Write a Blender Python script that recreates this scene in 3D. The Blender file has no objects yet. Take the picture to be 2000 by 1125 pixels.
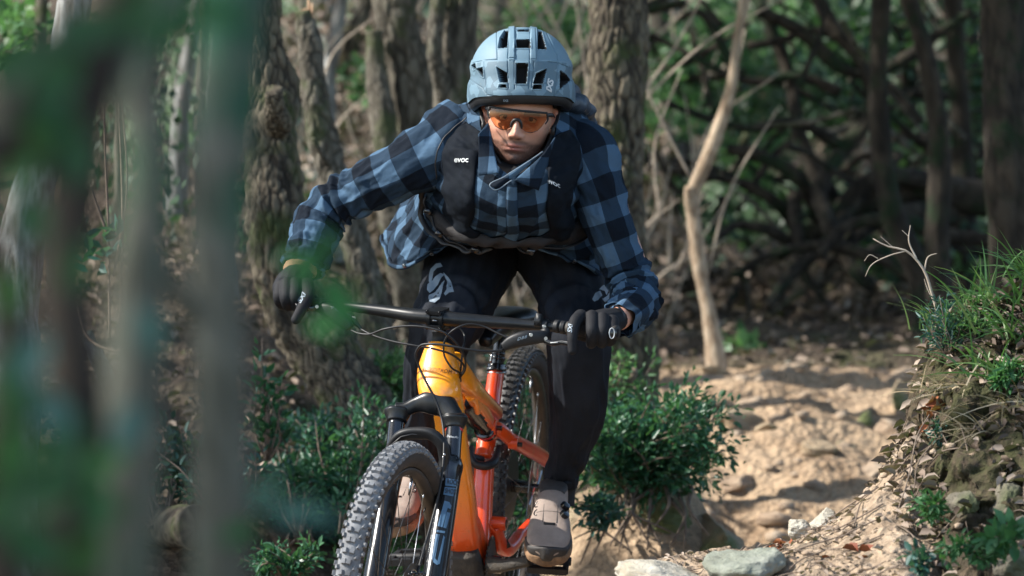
import bpy, bmesh, math, random
import numpy as np
from mathutils import Vector, Matrix
from mathutils.bvhtree import BVHTree

# ---------------------------------------------------------------- camera, light, exposure
SC = bpy.context.scene
CAMZ = 1.5
FPX = 7000.0
cam_d = bpy.data.cameras.new('camera')
cam = bpy.data.objects.new('camera', cam_d)
SC.collection.objects.link(cam)
cam.location = (0, 0, CAMZ)
cam.rotation_euler = (math.radians(90), 0, 0)
cam_d.sensor_width = 36
cam_d.lens = 126
cam_d.clip_start = 0.1
cam_d.clip_end = 600
cam_d.dof.use_dof = True
cam_d.dof.focus_distance = 8.35
cam_d.dof.aperture_fstop = 3.5
cam_d.dof.aperture_blades = 9
SC.camera = cam

SUN_TO = Vector((-0.74, -0.06, 0.66)).normalized()
SUN_EL = math.asin(SUN_TO.z)
SUN_AZ = math.atan2(SUN_TO.x, SUN_TO.y)
w = bpy.data.worlds.new('World')
SC.world = w
w.use_nodes = True
nt = w.node_tree
sky = nt.nodes.new('ShaderNodeTexSky')
sky.sky_type = 'NISHITA'
sky.sun_disc = False
sky.sun_elevation = SUN_EL
sky.sun_rotation = SUN_AZ
nt.links.new(sky.outputs[0], nt.nodes['Background'].inputs[0])
nt.nodes['Background'].inputs[1].default_value = 0.145
sl = bpy.data.lights.new('sun', 'SUN')
sl.energy = 3.7
sl.angle = math.radians(0.6)
sl.color = (1.0, 0.95, 0.87)
sun = bpy.data.objects.new('sun', sl)
SC.collection.objects.link(sun)
sun.rotation_euler = (-SUN_TO).to_track_quat('-Z', 'Y').to_euler()
sun.location = (-10, 0, 20)
SC.view_settings.view_transform = 'Standard'
SC.view_settings.look = 'None'
SC.view_settings.gamma = 1
SC.view_settings.use_curve_mapping = False
SC.view_settings.exposure = 1.45
SC.render.engine = 'CYCLES'
SC.cycles.use_denoising = True
SC.cycles.max_bounces = 6
SC.cycles.transparent_max_bounces = 12

# ---------------------------------------------------------------- helpers
def P(px, py, d):
    return Vector(((px - 1000) / FPX * d, d, CAMZ + (562.5 - py) / FPX * d))

def PA(a):
    a = np.asarray(a, float)
    return np.stack([(a[..., 0] - 1000) / FPX * a[..., 2], a[..., 2], CAMZ + (562.5 - a[..., 1]) / FPX * a[..., 2]], -1)

def px_(n, d):
    return n / FPX * d

def unit(v):
    return v / np.maximum(np.linalg.norm(v, axis=-1, keepdims=True), 1e-9)

def hash3(ix, iy, iz, k=0):
    h = (ix.astype(np.int64) * 374761393 + iy.astype(np.int64) * 668265263 + iz.astype(np.int64) * 2147483647 + k * 974634777) & 0xffffffff
    h = ((h ^ (h >> 13)) * 1274126177) & 0xffffffff
    h = (h ^ (h >> 16)) & 0xffffffff
    return h / 4294967295.0

def vnoise(p, k=0):
    i = np.floor(p).astype(np.int64); f = p - i; f = f * f * (3 - 2 * f)
    r = 0
    for dx in (0, 1):
        for dy in (0, 1):
            for dz in (0, 1):
                wgt = (f[..., 0] if dx else 1 - f[..., 0]) * (f[..., 1] if dy else 1 - f[..., 1]) * (f[..., 2] if dz else 1 - f[..., 2])
                r = r + wgt * hash3(i[..., 0] + dx, i[..., 1] + dy, i[..., 2] + dz, k)
    return r * 2 - 1

def fbm(p, octv=4, k=0, gain=.5):
    r = 0; a = 1
    for o in range(octv):
        r = r + a * vnoise(p * 2.03 ** o + o * 17.3, k + o); a *= gain
    return r

def worley(p, k=0):
    i = np.floor(p).astype(np.int64)
    d1 = np.full(p.shape[:-1], 9.0); d2 = d1.copy(); idn = d1 * 0
    for dx in (-1, 0, 1):
        for dy in (-1, 0, 1):
            for dz in (-1, 0, 1):
                c = i + np.array([dx, dy, dz])
                q = np.stack([hash3(c[..., 0], c[..., 1], c[..., 2], k + s) for s in (1, 2, 3)], -1) + c
                d = np.linalg.norm(p - q, axis=-1)
                m = d < d1
                d2 = np.where(m, d1, np.minimum(d2, d)); idn = np.where(m, hash3(c[..., 0], c[..., 1], c[..., 2], k + 9), idn)
                d1 = np.where(m, d, d1)
    return d1, d2, idn

def sstep(a, b, x):
    t = np.clip((x - a) / (b - a), 0, 1)
    return t * t * (3 - 2 * t)

def resample(c, n, chord=True):
    c = np.asarray(c, float)
    K = len(c)
    if K == 1: return np.repeat(c, n, 0)
    seg = np.linalg.norm(np.diff(c[:, :3], axis=0), axis=1) if chord else np.ones(K - 1)
    t = np.concatenate([[0], np.cumsum(np.maximum(seg, 1e-6))])
    m = np.zeros_like(c)
    if K == 2: m[:] = (c[1] - c[0]) / (t[1] - t[0])
    else:
        dl = np.diff(c, axis=0) / np.diff(t)[:, None]
        h = np.diff(t)[:, None]
        m[1:-1] = (dl[:-1] * h[1:] + dl[1:] * h[:-1]) / (h[1:] + h[:-1])
        m[0] = dl[0]; m[-1] = dl[-1]
    x = np.linspace(0, t[-1], n)
    j = np.clip(np.searchsorted(t, x, side='right') - 1, 0, K - 2)
    h = (t[j + 1] - t[j])[:, None]; s = ((x - t[j])[:, None]) / h
    return ((2 * s ** 3 - 3 * s ** 2 + 1) * c[j] + (s ** 3 - 2 * s ** 2 + s) * h * m[j] + (-2 * s ** 3 + 3 * s ** 2) * c[j + 1] + (s ** 3 - s ** 2) * h * m[j + 1])

class MB:
    def __init__(s):
        s.V = []; s.F = []; s.UV = []; s.M = []; s.A = []; s.n = 0; s.hasuv = False
    def add(s, V, F, uv=None, mi=0, rnd=None):
        V = np.asarray(V, float).reshape(-1, 3)
        for k, f in enumerate(F if isinstance(F, list) else [F]):
            f = np.asarray(f, int)
            if f.size == 0: continue
            s.F.append(f + s.n)
            u = None
            if uv is not None:
                u = uv[k] if isinstance(uv, list) else uv
                s.hasuv = True
            s.UV.append(u); s.M.append(mi if np.isscalar(mi) else np.asarray(mi))
        s.V.append(V); s.n += len(V)
        s.A.append(np.full(len(V), 0.5) if rnd is None else np.broadcast_to(np.asarray(rnd, float), (len(V),)))
        return s
    def box(s, c, ex, ey, ez, taper=1.0, rnd=None, mi=0):
        c, ex, ey, ez = [np.asarray(v, float) for v in (c, ex, ey, ez)]
        V = [c + a * ex * (taper if q > 0 else 1) + b * ey * (taper if q > 0 else 1) + q * ez for q in (-1, 1) for b in (-1, 1) for a in (-1, 1)]
        return s.add(V, np.array([[0, 2, 3, 1], [4, 5, 7, 6], [0, 1, 5, 4], [2, 6, 7, 3], [0, 4, 6, 2], [1, 3, 7, 5]]), rnd=rnd, mi=mi)
    def mesh(s, name):
        me = bpy.data.meshes.new(name)
        if not s.V: return me
        V = np.concatenate(s.V)
        lt = np.concatenate([np.full(len(f), f.shape[1]) for f in s.F])
        lv = np.concatenate([f.reshape(-1) for f in s.F])
        me.vertices.add(len(V)); me.vertices.foreach_set('co', V.astype(np.float32).ravel())
        me.loops.add(len(lv)); me.loops.foreach_set('vertex_index', lv.astype(np.int32))
        me.polygons.add(len(lt))
        me.polygons.foreach_set('loop_start', np.concatenate([[0], np.cumsum(lt)[:-1]]).astype(np.int32))
        me.polygons.foreach_set('loop_total', lt.astype(np.int32))
        mi = np.concatenate([np.full(len(f), m) if np.isscalar(m) else m for f, m in zip(s.F, s.M)])
        me.polygons.foreach_set('material_index', mi.astype(np.int32))
        me.update(calc_edges=True)
        if s.hasuv:
            ul = me.uv_layers.new(name='UVMap')
            uu = np.concatenate([np.zeros((f.size, 2)) if u is None else np.asarray(u).reshape(-1, 2) for f, u in zip(s.F, s.UV)])
            ul.data.foreach_set('uv', uu.astype(np.float32).ravel())
        at = me.attributes.new('rnd', 'FLOAT', 'POINT')
        at.data.foreach_set('value', np.concatenate(s.A).astype(np.float32))
        me.validate()
        return me
    def build(s, name, mats, parent=None, smooth=True, kind=None):
        me = s.mesh(name)
        return link(name, me, mats, parent, smooth, kind)

def link(name, me, mats, parent=None, smooth=True, kind=None):
    if not isinstance(mats, (list, tuple)): mats = [mats]
    if len(me.materials): me.materials.clear()
    for m in mats: me.materials.append(m)
    if smooth is True: me.polygons.foreach_set('use_smooth', [True] * len(me.polygons))
    o = bpy.data.objects.new(name, me)
    SC.collection.objects.link(o)
    if smooth == 'auto':
        me.polygons.foreach_set('use_smooth', [True] * len(me.polygons))
        me.set_sharp_from_angle(angle=math.radians(35))
    if parent is not None: setp(o, parent)
    if kind: o['kind'] = kind
    return o

def world_of(o):
    m = Matrix.Translation(o.location)
    if o.parent is not None: m = world_of(o.parent) @ o.matrix_parent_inverse @ m
    return m

def setp(o, parent):
    o.parent = parent
    o.matrix_parent_inverse = world_of(parent).inverted()

def tag(o, label=None, cat=None, group=None, kind=None):
    if label: o['label'] = label
    if cat: o['category'] = cat
    if group: o['group'] = group
    if kind: o['kind'] = kind
    return o

def thing(name, loc, label, cat, group=None):
    o = bpy.data.objects.new(name, None)
    SC.collection.objects.link(o)
    o.location = Vector(loc); o.empty_display_size = .1
    return tag(o, label, cat, group)

def tube(ctrl, rad, n=24, m=16, disp=None, caps=True, up=(0, 0, 1), sup=2.0, twist=0, chord=True):
    """ctrl: points; rad: r or (side, up) per control point."""
    c = np.array([list(p) for p in ctrl], float)
    r = np.array([(q, q) if np.isscalar(q) else tuple(q) for q in (rad if isinstance(rad, (list, tuple)) else [rad] * len(c))], float)
    if len(r) != len(c): r = resample(np.concatenate([r, r[:, :1]], 1), len(c), False)[:, :2]
    R = resample(np.concatenate([c, r], 1), n, chord)
    C = R[:, :3]; ra = R[:, 3]; rb = R[:, 4]
    T = unit(np.gradient(C, axis=0))
    N = np.zeros_like(C)
    u = np.asarray(up, float); u = u - T[0] * (u @ T[0])
    if np.linalg.norm(u) < 1e-3: u = np.array([1, 0, 0.]) - T[0] * T[0][0]
    N[0] = u / np.linalg.norm(u)
    for i in range(1, n):
        v = N[i - 1] - T[i] * (N[i - 1] @ T[i]); N[i] = v / np.linalg.norm(v)
    B = np.cross(T, N)
    th = np.arange(m) / m * 2 * np.pi + twist
    ct, st = np.cos(th), np.sin(th)
    e = 2.0 / sup
    ct2 = np.sign(ct) * np.abs(ct) ** e; st2 = np.sign(st) * np.abs(st) ** e
    s = np.concatenate([[0], np.cumsum(np.linalg.norm(np.diff(C, axis=0), axis=1))])
    off = B[:, None] * (ra[:, None] * ct2)[..., None] + N[:, None] * (rb[:, None] * st2)[..., None]
    if disp is not None:
        S, TH = np.meshgrid(s, th, indexing='ij')
        dd = disp(S, TH, s[-1], C[:, None] + off)
        off = off + unit(off) * dd[..., None]
    V = (C[:, None] + off).reshape(-1, 3)
    i, j = np.meshgrid(np.arange(n - 1), np.arange(m), indexing='ij')
    j2 = (j + 1) % m
    Q = np.stack([i * m + j, i * m + j2, (i + 1) * m + j2, (i + 1) * m + j], -1).reshape(-1, 4)
    rm = float(np.mean((ra + rb) / 2))
    U = lambda jj: jj / m * 2 * np.pi * rm
    uv = np.stack([np.stack([U(j), s[i]], -1), np.stack([U(j + 1), s[i]], -1), np.stack([U(j + 1), s[i + 1]], -1), np.stack([U(j), s[i + 1]], -1)], -2).reshape(-1, 4, 2)
    if caps:
        V = np.concatenate([V, [C[0]], [C[-1]]])
        a = np.arange(m); b = (a + 1) % m
        t1 = np.stack([np.full(m, n * m), b, a], -1)
        t2 = np.stack([np.full(m, n * m + 1), (n - 1) * m + a, (n - 1) * m + b], -1)
        return V, [Q, np.concatenate([t1, t2])], [uv, np.zeros((2 * m, 3, 2))]
    return V, [Q], [uv]

def add_tube(mb, ctrl, rad, rnd=None, mi=0, **k):
    V, F, uv = tube(ctrl, rad, **k)
    mb.add(V, F, uv, rnd=rnd, mi=mi)
    return mb

def tube_obj(name, ctrl, rad, mat, parent=None, kind=None, smooth=True, **k):
    return add_tube(MB(), ctrl, rad, **k).build(name, mat, parent, smooth, kind)

def pts(*a):
    return [P(*q) for q in a]

def cyl(mb, a, b, r, m=20, mi=0, r2=None):
    a = np.array(a, float); b = np.array(b, float); d = (b - a)
    V, F, uv = tube([a, a + d * 0.0001, b - d * 0.0001, b], [r * .9, r, r2 or r, (r2 or r) * .9], n=4, m=m, up=(0.3, .1, .9), chord=False)
    # exact rings
    C = [a, a + d * .03, b - d * .03, b]
    return mb.add(*_ringcyl(C, [r * .92, r, r2 or r, (r2 or r) * .92], m), mi=mi)

def _ringcyl(C, R, m):
    C = [np.array(c, float) for c in C]
    T = unit(C[-1] - C[0]); u = np.array([.31, .17, .93]); u = unit(u - T * (u @ T)); v = np.cross(T, u)
    th = np.arange(m) / m * 2 * np.pi
    V = np.concatenate([c + r * (np.cos(th)[:, None] * u + np.sin(th)[:, None] * v) for c, r in zip(C, R)] + [[C[0]], [C[-1]]])
    n = len(C)
    i, j = np.meshgrid(np.arange(n - 1), np.arange(m), indexing='ij'); j2 = (j + 1) % m
    Q = np.stack([i * m + j, i * m + j2, (i + 1) * m + j2, (i + 1) * m + j], -1).reshape(-1, 4)
    a = np.arange(m); b = (a + 1) % m
    return V, [Q, np.concatenate([np.stack([np.full(m, n * m), b, a], -1), np.stack([np.full(m, n * m + 1), (n - 1) * m + a, (n - 1) * m + b], -1)])]

def sphere(mb, c, r, nu=16, nv=10, mi=0, rnd=None, rot=None):
    r = np.array([r, r, r] if np.isscalar(r) else r, float)
    ph = np.linspace(0, np.pi, nv + 1)[1:-1]; th = np.arange(nu) / nu * 2 * np.pi
    V = np.array([[np.sin(p) * np.cos(t), np.sin(p) * np.sin(t), np.cos(p)] for p in ph for t in th] + [[0, 0, 1], [0, 0, -1]]) * r
    if rot is not None: V = V @ np.array(rot).T
    V = V + np.array(c)
    n = nv - 1
    i, j = np.meshgrid(np.arange(n - 1), np.arange(nu), indexing='ij'); j2 = (j + 1) % nu
    Q = np.stack([i * nu + j, (i + 1) * nu + j, (i + 1) * nu + j2, i * nu + j2], -1).reshape(-1, 4)
    a = np.arange(nu); b = (a + 1) % nu
    mb.add(V, [Q, np.concatenate([np.stack([np.full(nu, n * nu), a, b], -1), np.stack([np.full(nu, n * nu + 1), (n - 1) * nu + b, (n - 1) * nu + a], -1)])], mi=mi, rnd=rnd)
    return mb

def grid_faces(n, m, wrap=False):
    i, j = np.meshgrid(np.arange(n - 1), np.arange(m if wrap else m - 1), indexing='ij')
    j2 = (j + 1) % m
    return np.stack([i * m + j, i * m + j2, (i + 1) * m + j2, (i + 1) * m + j], -1).reshape(-1, 4)

def sheet_obj(name, G, mat, parent, thick=0.002, uv=None, smooth=True):
    """G (n,m,3) grid -> sheet of real thickness"""
    n, m = G.shape[:2]
    du = np.gradient(G, axis=0); dv = np.gradient(G, axis=1)
    N = unit(np.cross(du, dv))
    V = np.concatenate([(G + N * thick / 2).reshape(-1, 3), (G - N * thick / 2).reshape(-1, 3)])
    Q = grid_faces(n, m); k = n * m
    e = []
    for i in range(n - 1):
        e.append([i * m, (i + 1) * m, (i + 1) * m + k, i * m + k]); a = i * m + m - 1; e.append([a + m, a, a + k, a + m + k])
    for j in range(m - 1):
        e.append([j + 1, j, j + k, j + 1 + k]); a = (n - 1) * m + j; e.append([a, a + 1, a + 1 + k, a + k])
    mb = MB()
    UV = None
    if uv is not None:
        uf = uv.reshape(-1, 2); UV = [uf[Q], uf[Q[:, ::-1]], uf[np.array(e) % k]]
    mb.add(V, [Q, Q[:, ::-1] + k, np.array(e)], UV)
    return mb.build(name, mat, parent, smooth)

def blob(name, chains, mat, parent, voxel=.004, smooth_it=4, extra=None, m=18, build=True):
    """one continuous skin around chains of (point, radius)"""
    mb = MB()
    for ch in chains:
        c = [np.array(p, float) for p, r in ch]; r = [q for p, q in ch]
        if len(c) > 1:
            n = 8 * len(c)
            R = resample(np.concatenate([np.array(c), np.array([(q, q) if np.isscalar(q) else q for q in r])], 1), n)
            V, F, uv = tube(c, r, n=n, m=m)
            mb.add(V, F)
        for p, q in ((c[0], r[0]), (c[-1], r[-1])):
            q0 = q if np.isscalar(q) else min(q)
            sphere(mb, p, q0, 16, 12)
    if extra:
        for V, F in extra: mb.add(V, F)
    me = mb.mesh(name)
    o = bpy.data.objects.new('tmp', me); SC.collection.objects.link(o)
    md = o.modifiers.new('r', 'REMESH'); md.mode = 'VOXEL'; md.voxel_size = voxel
    if smooth_it:
        ms = o.modifiers.new('s', 'SMOOTH'); ms.factor = .5; ms.iterations = smooth_it
    dg = bpy.context.evaluated_depsgraph_get(); dg.update()
    me2 = bpy.data.meshes.new_from_object(o.evaluated_get(dg)); me2.name = name
    bpy.data.objects.remove(o)
    if not build: return me2
    return link(name, me2, mat, parent)

def bvh_of(objs):
    vs = []; fs = []; n = 0
    for o in objs:
        mw = world_of(o); me = o.data
        co = np.zeros(len(me.vertices) * 3, np.float32); me.vertices.foreach_get('co', co)
        vs.extend([mw @ Vector(c) for c in co.reshape(-1, 3)])
        fs.extend([[v + n for v in p.vertices] for p in me.polygons]); n = len(vs)
    return BVHTree.FromPolygons(vs, fs)

def text_flat(txt, shear=0.0, bold=0.0, space=1.0):
    cu = bpy.data.curves.new('t', 'FONT'); cu.body = txt; cu.size = 1; cu.align_x = 'CENTER'; cu.align_y = 'CENTER'
    cu.shear = shear; cu.offset = bold; cu.space_character = space; cu.resolution_u = 3
    o = bpy.data.objects.new('t', cu); SC.collection.objects.link(o)
    dg = bpy.context.evaluated_depsgraph_get(); dg.update()
    me = bpy.data.meshes.new_from_object(o.evaluated_get(dg))
    V = [tuple(v.co[:2]) for v in me.vertices]; Fc = [list(p.vertices) for p in me.polygons]
    bpy.data.objects.remove(o); bpy.data.meshes.remove(me)
    return V, Fc

def poly_flat(polys):
    V = []; Fc = []
    for p in polys:
        k = len(V); V += [tuple(q) for q in p]; Fc.append(list(range(k, k + len(p))))
    return V, Fc

def stroke_flat(lines, wd):
    polys = []
    for ln in lines:
        a = np.array(ln, float)
        for p, q in zip(a[:-1], a[1:]):
            d = unit(q - p); nn = np.array([-d[1], d[0]]) * wd / 2; e = d * wd * .4
            polys.append([p - e - nn, q + e - nn, q + e + nn, p - e + nn])
    return poly_flat(polys)

def decal(name, flat, px, py, d, xa, ya, mat, parent, bvh, off=.0012, sub=2):
    """flat print projected on a surface. xa, ya: image-space axes in px for one unit of the flat drawing"""
    V, Fc = flat
    bm = bmesh.new()
    vs = [bm.verts.new((v[0], v[1], 0)) for v in V]
    for f in Fc:
        try: bm.faces.new([vs[i] for i in f])
        except Exception: pass
    bmesh.ops.triangulate(bm, faces=bm.faces[:])
    if sub: bmesh.ops.subdivide_edges(bm, edges=bm.edges[:], cuts=sub, use_grid_fill=True)
    org = Vector((0, 0, CAMZ))
    dead = []
    for v in bm.verts:
        x, y = v.co.x, v.co.y
        q = P(px + x * xa[0] + y * ya[0], py + x * xa[1] + y * ya[1], d)
        dr = (q - org).normalized()
        h = bvh.ray_cast(org + dr * (d - 1.2), dr, 2.6)
        if h[0] is None: dead.append(v); continue
        nr = h[1] if h[1].dot(dr) < 0 else -h[1]
        v.co = h[0] + nr * off
    if dead: bmesh.ops.delete(bm, geom=dead, context='VERTS')
    me = bpy.data.meshes.new(name); bm.to_mesh(me); bm.free()
    return link(name, me, mat, parent, True)

# ---------------------------------------------------------------- materials
def newmat(name):
    m = bpy.data.materials.new(name); m.use_nodes = True
    return m, m.node_tree, m.node_tree.nodes['Principled BSDF']

def N_(nt, t, **k):
    n = nt.nodes.new(t)
    for a, b in k.items(): setattr(n, a, b)
    return n

def ramp(nt, fac, stops):
    r = N_(nt, 'ShaderNodeValToRGB')
    el = r.color_ramp.elements
    while len(el) < len(stops): el.new(.5)
    for e, (p, c) in zip(el, stops): e.position = p; e.color = (*c, 1)
    nt.links.new(fac, r.inputs[0])
    return r.outputs[0]

def mix(nt, fac, a, b, bt='MIX'):
    m = N_(nt, 'ShaderNodeMix', data_type='RGBA', blend_type=bt)
    for sck, v in ((0, fac), (6, a), (7, b)):
        if isinstance(v, (int, float)): m.inputs[sck].default_value = v
        elif isinstance(v, tuple): m.inputs[sck].default_value = (*v, 1)
        else: nt.links.new(v, m.inputs[sck])
    return m.outputs[2]

def math_(nt, op, a, b=None, c=None):
    m = N_(nt, 'ShaderNodeMath', operation=op)
    for i, v in enumerate((a, b, c)):
        if v is None: continue
        if isinstance(v, (int, float)): m.inputs[i].default_value = v
        else: nt.links.new(v, m.inputs[i])
    return m.outputs[0]

def noise(nt, scale, detail=4, rough=.6, vec=None, dist=0):
    n = N_(nt, 'ShaderNodeTexNoise'); n.inputs['Scale'].default_value = scale; n.inputs['Detail'].default_value = detail
    n.inputs['Roughness'].default_value = rough; n.inputs['Distortion'].default_value = dist
    nt.links.new(vec if vec is not None else coord(nt), n.inputs['Vector'])
    return n.outputs[0]

def coord(nt):
    return N_(nt, 'ShaderNodeTexCoord').outputs['Object']

def attr(nt, name, out=2):
    a = N_(nt, 'ShaderNodeAttribute', attribute_name=name); return a.outputs[out]

def bump(nt, b, h, st=.3, dist=.01):
    n = N_(nt, 'ShaderNodeBump'); n.inputs['Strength'].default_value = st; n.inputs['Distance'].default_value = dist
    nt.links.new(h, n.inputs['Height']); nt.links.new(n.outputs[0], b.inputs['Normal'])

def scaled(nt, sc, src='Object', loc=(0, 0, 0)):
    mp = N_(nt, 'ShaderNodeMapping'); mp.inputs['Scale'].default_value = sc; mp.inputs['Location'].default_value = loc
    nt.links.new(N_(nt, 'ShaderNodeTexCoord').outputs[src], mp.inputs[0]); return mp.outputs[0]

def simple(name, c1, c2=None, rough=.5, metal=0, spec=.5, nscale=30, bst=0, bscale=None, coat=0, sheen=0, bdist=.002, rv=0):
    m, nt, b = newmat(name)
    c2 = c2 or tuple(x * .7 for x in c1)
    f = noise(nt, nscale, 5, .6)
    nt.links.new(ramp(nt, f, [(.3, c2), (.7, c1)]), b.inputs['Base Color'])
    b.inputs['Roughness'].default_value = rough; b.inputs['Metallic'].default_value = metal
    b.inputs['Coat Weight'].default_value = coat; b.inputs['Sheen Weight'].default_value = sheen
    b.inputs['Coat Roughness'].default_value = .08; b.inputs['Specular IOR Level'].default_value = spec
    if rv: nt.links.new(math_(nt, 'MULTIPLY_ADD', noise(nt, nscale * 3, 5), rv, rough - rv / 2), b.inputs['Roughness'])
    if bst: bump(nt, b, noise(nt, bscale or nscale * 4, 6), bst, bdist)
    return m
# ---------------------------------------------------------------- setting materials
def mat_ground(name, sand, sand2, litter, litter2, moss):
    m, nt, b = newmat(name)
    tr = attr(nt, 'rnd')
    n1 = noise(nt, 3.2, 6, .65); n2 = noise(nt, 22, 6, .7); n3 = noise(nt, 1.1, 4)
    n4 = noise(nt, 90, 4, .7)
    cs = mix(nt, ramp(nt, n2, [(.42, (0, 0, 0)), (.68, (.8, .8, .8))]), ramp(nt, n1, [(.36, sand2), (.58, sand)]), tuple(c * 1.25 for c in sand))
    cs = mix(nt, ramp(nt, n4, [(.52, (0, 0, 0)), (.7, (.75, .75, .75))]), cs, tuple(c * .55 for c in sand2))
    n5 = noise(nt, 9, 5, .7)
    cs = mix(nt, ramp(nt, n5, [(.55, (0, 0, 0)), (.7, (.7, .7, .7))]), cs, tuple(c * .8 for c in litter))
    v = N_(nt, 'ShaderNodeTexVoronoi', feature='F1'); v.inputs['Scale'].default_value = 34; v.inputs['Randomness'].default_value = 1
    nt.links.new(coord(nt), v.inputs['Vector'])
    cl = ramp(nt, v.outputs['Color'], [(.1, litter2), (.45, litter), (.7, tuple(c * .6 for c in litter)), (.95, tuple(min(1, c * 1.7) for c in litter))])
    cl = mix(nt, ramp(nt, n4, [(.3, (0, 0, 0)), (.7, (1, 1, 1))]), cl, litter2)
    cl = mix(nt, math_(nt, 'MULTIPLY', ramp(nt, n3, [(.54, (0, 0, 0)), (.68, (.8, .8, .8))]), ramp(nt, n2, [(.35, (0, 0, 0)), (.55, (1, 1, 1))])), cl, moss)
    msk = math_(nt, 'ADD', tr, math_(nt, 'MULTIPLY_ADD', n1, .9, -.45))
    fac = ramp(nt, msk, [(.38, (0, 0, 0)), (.6, (1, 1, 1))])
    c = mix(nt, fac, cl, cs)
    nt.links.new(c, b.inputs['Base Color']); b.inputs['Roughness'].default_value = .95
    b.inputs['Specular IOR Level'].default_value = .15
    h = math_(nt, 'ADD', math_(nt, 'MULTIPLY', n2, 1.0), math_(nt, 'MULTIPLY', v.outputs['Distance'], .8))
    bump(nt, b, h, .9, .03)
    return m

def mat_bark(name, c1, c2, c3, sc=1.0, moss=None, rel=.006):
    m, nt, b = newmat(name)
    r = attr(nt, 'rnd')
    v1 = scaled(nt, (14 * sc, 14 * sc, 4 * sc))
    n1 = noise(nt, 1.0, 8, .7, v1, .4); n2 = noise(nt, 7, 5, .6); n3 = noise(nt, 60, 5, .7)
    c = ramp(nt, math_(nt, 'MULTIPLY_ADD', n1, .7, math_(nt, 'MULTIPLY_ADD', r, .5, -.08)), [(.28, c2), (.48, c1), (.72, c3)])  # fissure depth puts recess shade into the colour: dark crevices, lichen-pale plates
    if moss: c = mix(nt, ramp(nt, n2, [(.52, (0, 0, 0)), (.66, (1, 1, 1))]), c, moss)
    c = mix(nt, math_(nt, 'MULTIPLY', n3, .35), c, tuple(x * .35 for x in c2))
    nt.links.new(c, b.inputs['Base Color']); b.inputs['Roughness'].default_value = .92; b.inputs['Specular IOR Level'].default_value = .2
    bump(nt, b, math_(nt, 'ADD', n1, math_(nt, 'MULTIPLY', n3, .35)), .9, rel * 2)
    return m

def mat_leaf(name, a, b_, c_, rough=.45, trans=.35):
    m, nt, b = newmat(name)
    r = attr(nt, 'rnd')
    col = ramp(nt, r, [(0.05, a), (.5, b_), (.95, c_)])
    n = noise(nt, 40, 3)
    col = mix(nt, math_(nt, 'MULTIPLY', n, .4), col, a)
    nt.links.new(col, b.inputs['Base Color']); b.inputs['Roughness'].default_value = rough
    t = N_(nt, 'ShaderNodeBsdfTranslucent'); nt.links.new(mix(nt, .35, col, (.12, .3, .03)), t.inputs[0])
    ms = N_(nt, 'ShaderNodeMixShader'); ms.inputs[0].default_value = trans
    nt.links.new(b.outputs[0], ms.inputs[1]); nt.links.new(t.outputs[0], ms.inputs[2])
    nt.links.new(ms.outputs[0], nt.nodes['Material Output'].inputs[0])
    return m

def mat_rock(name, c1, c2, c3, moss=None):
    m, nt, b = newmat(name)
    n1 = noise(nt, 6, 8, .7); n2 = noise(nt, 45, 6, .7); n3 = noise(nt, 2.5, 4)
    c = ramp(nt, n1, [(.32, c2), (.5, c1), (.68, c3)])
    c = mix(nt, math_(nt, 'MULTIPLY', n2, .5), c, tuple(x * .45 for x in c2))
    wv = noise(nt, 1, 6, .6, scaled(nt, (9, 9, 60)), .6)
    c = mix(nt, ramp(nt, wv, [(.55, (0, 0, 0)), (.62, (.6, .6, .6))]), c, c2)
    if moss: c = mix(nt, ramp(nt, n3, [(.5, (0, 0, 0)), (.62, (1, 1, 1))]), c, moss)
    nt.links.new(c, b.inputs['Base Color']); b.inputs['Roughness'].default_value = .88
    bump(nt, b, math_(nt, 'ADD', math_(nt, 'ADD', n1, wv), math_(nt, 'MULTIPLY', n2, .5)), 1.0, .016)
    return m

M = {}
M['ground'] = mat_ground('forest_ground', (.41, .30, .20), (.22, .15, .095), (.15, .115, .085), (.065, .052, .04), (.05, .06, .025))
M['bank'] = mat_ground('bank_soil', (.39, .30, .215), (.22, .16, .11), (.12, .085, .06), (.045, .034, .026), (.045, .05, .02))
M['bark1'] = mat_bark('furrowed_bark', (.072, .060, .046), (.016, .014, .012), (.17, .145, .105), 1.6, (.07, .085, .035))
M['bark2'] = mat_bark('mossy_bark', (.085, .076, .060), (.030, .028, .024), (.18, .165, .135), 1.4, (.07, .085, .04))
M['bark3'] = mat_bark('pale_bark', (.36, .27, .19), (.20, .14, .09), (.52, .42, .31), 2.5)
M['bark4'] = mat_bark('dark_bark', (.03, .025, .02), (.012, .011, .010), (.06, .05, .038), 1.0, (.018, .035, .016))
M['bark5'] = mat_bark('grey_sapling_bark', (.085, .088, .068), (.035, .038, .028), (.15, .155, .125), 1.2, (.03, .09, .055))
M['bark6'] = mat_bark('lichen_bark', (.20, .19, .18), (.09, .08, .07), (.34, .35, .34), 1.5, (.10, .13, .09))
M['wood'] = simple('cut_wood', (.55, .36, .22), (.36, .22, .13), .8, nscale=20, bst=.3)
M['leaf_shrub'] = mat_leaf('shrub_leaf', (.016, .065, .038), (.03, .125, .066), (.085, .22, .11), .35, .35)
M['leaf_bright'] = mat_leaf('bright_leaf', (.04, .12, .045), (.085, .20, .075), (.19, .32, .13), .5, .4)
M['leaf_dark'] = mat_leaf('dark_leaf', (.018, .05, .028), (.038, .085, .045), (.08, .15, .07), .5, .3)
M['leaf_fg'] = mat_leaf('foreground_leaf', (.006, .05, .012), (.012, .11, .022), (.03, .20, .04), .55, .45)
M['leaf_teal'] = mat_leaf('bluish_leaf', (.012, .05, .045), (.02, .085, .07), (.05, .14, .11), .5, .3)
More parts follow.
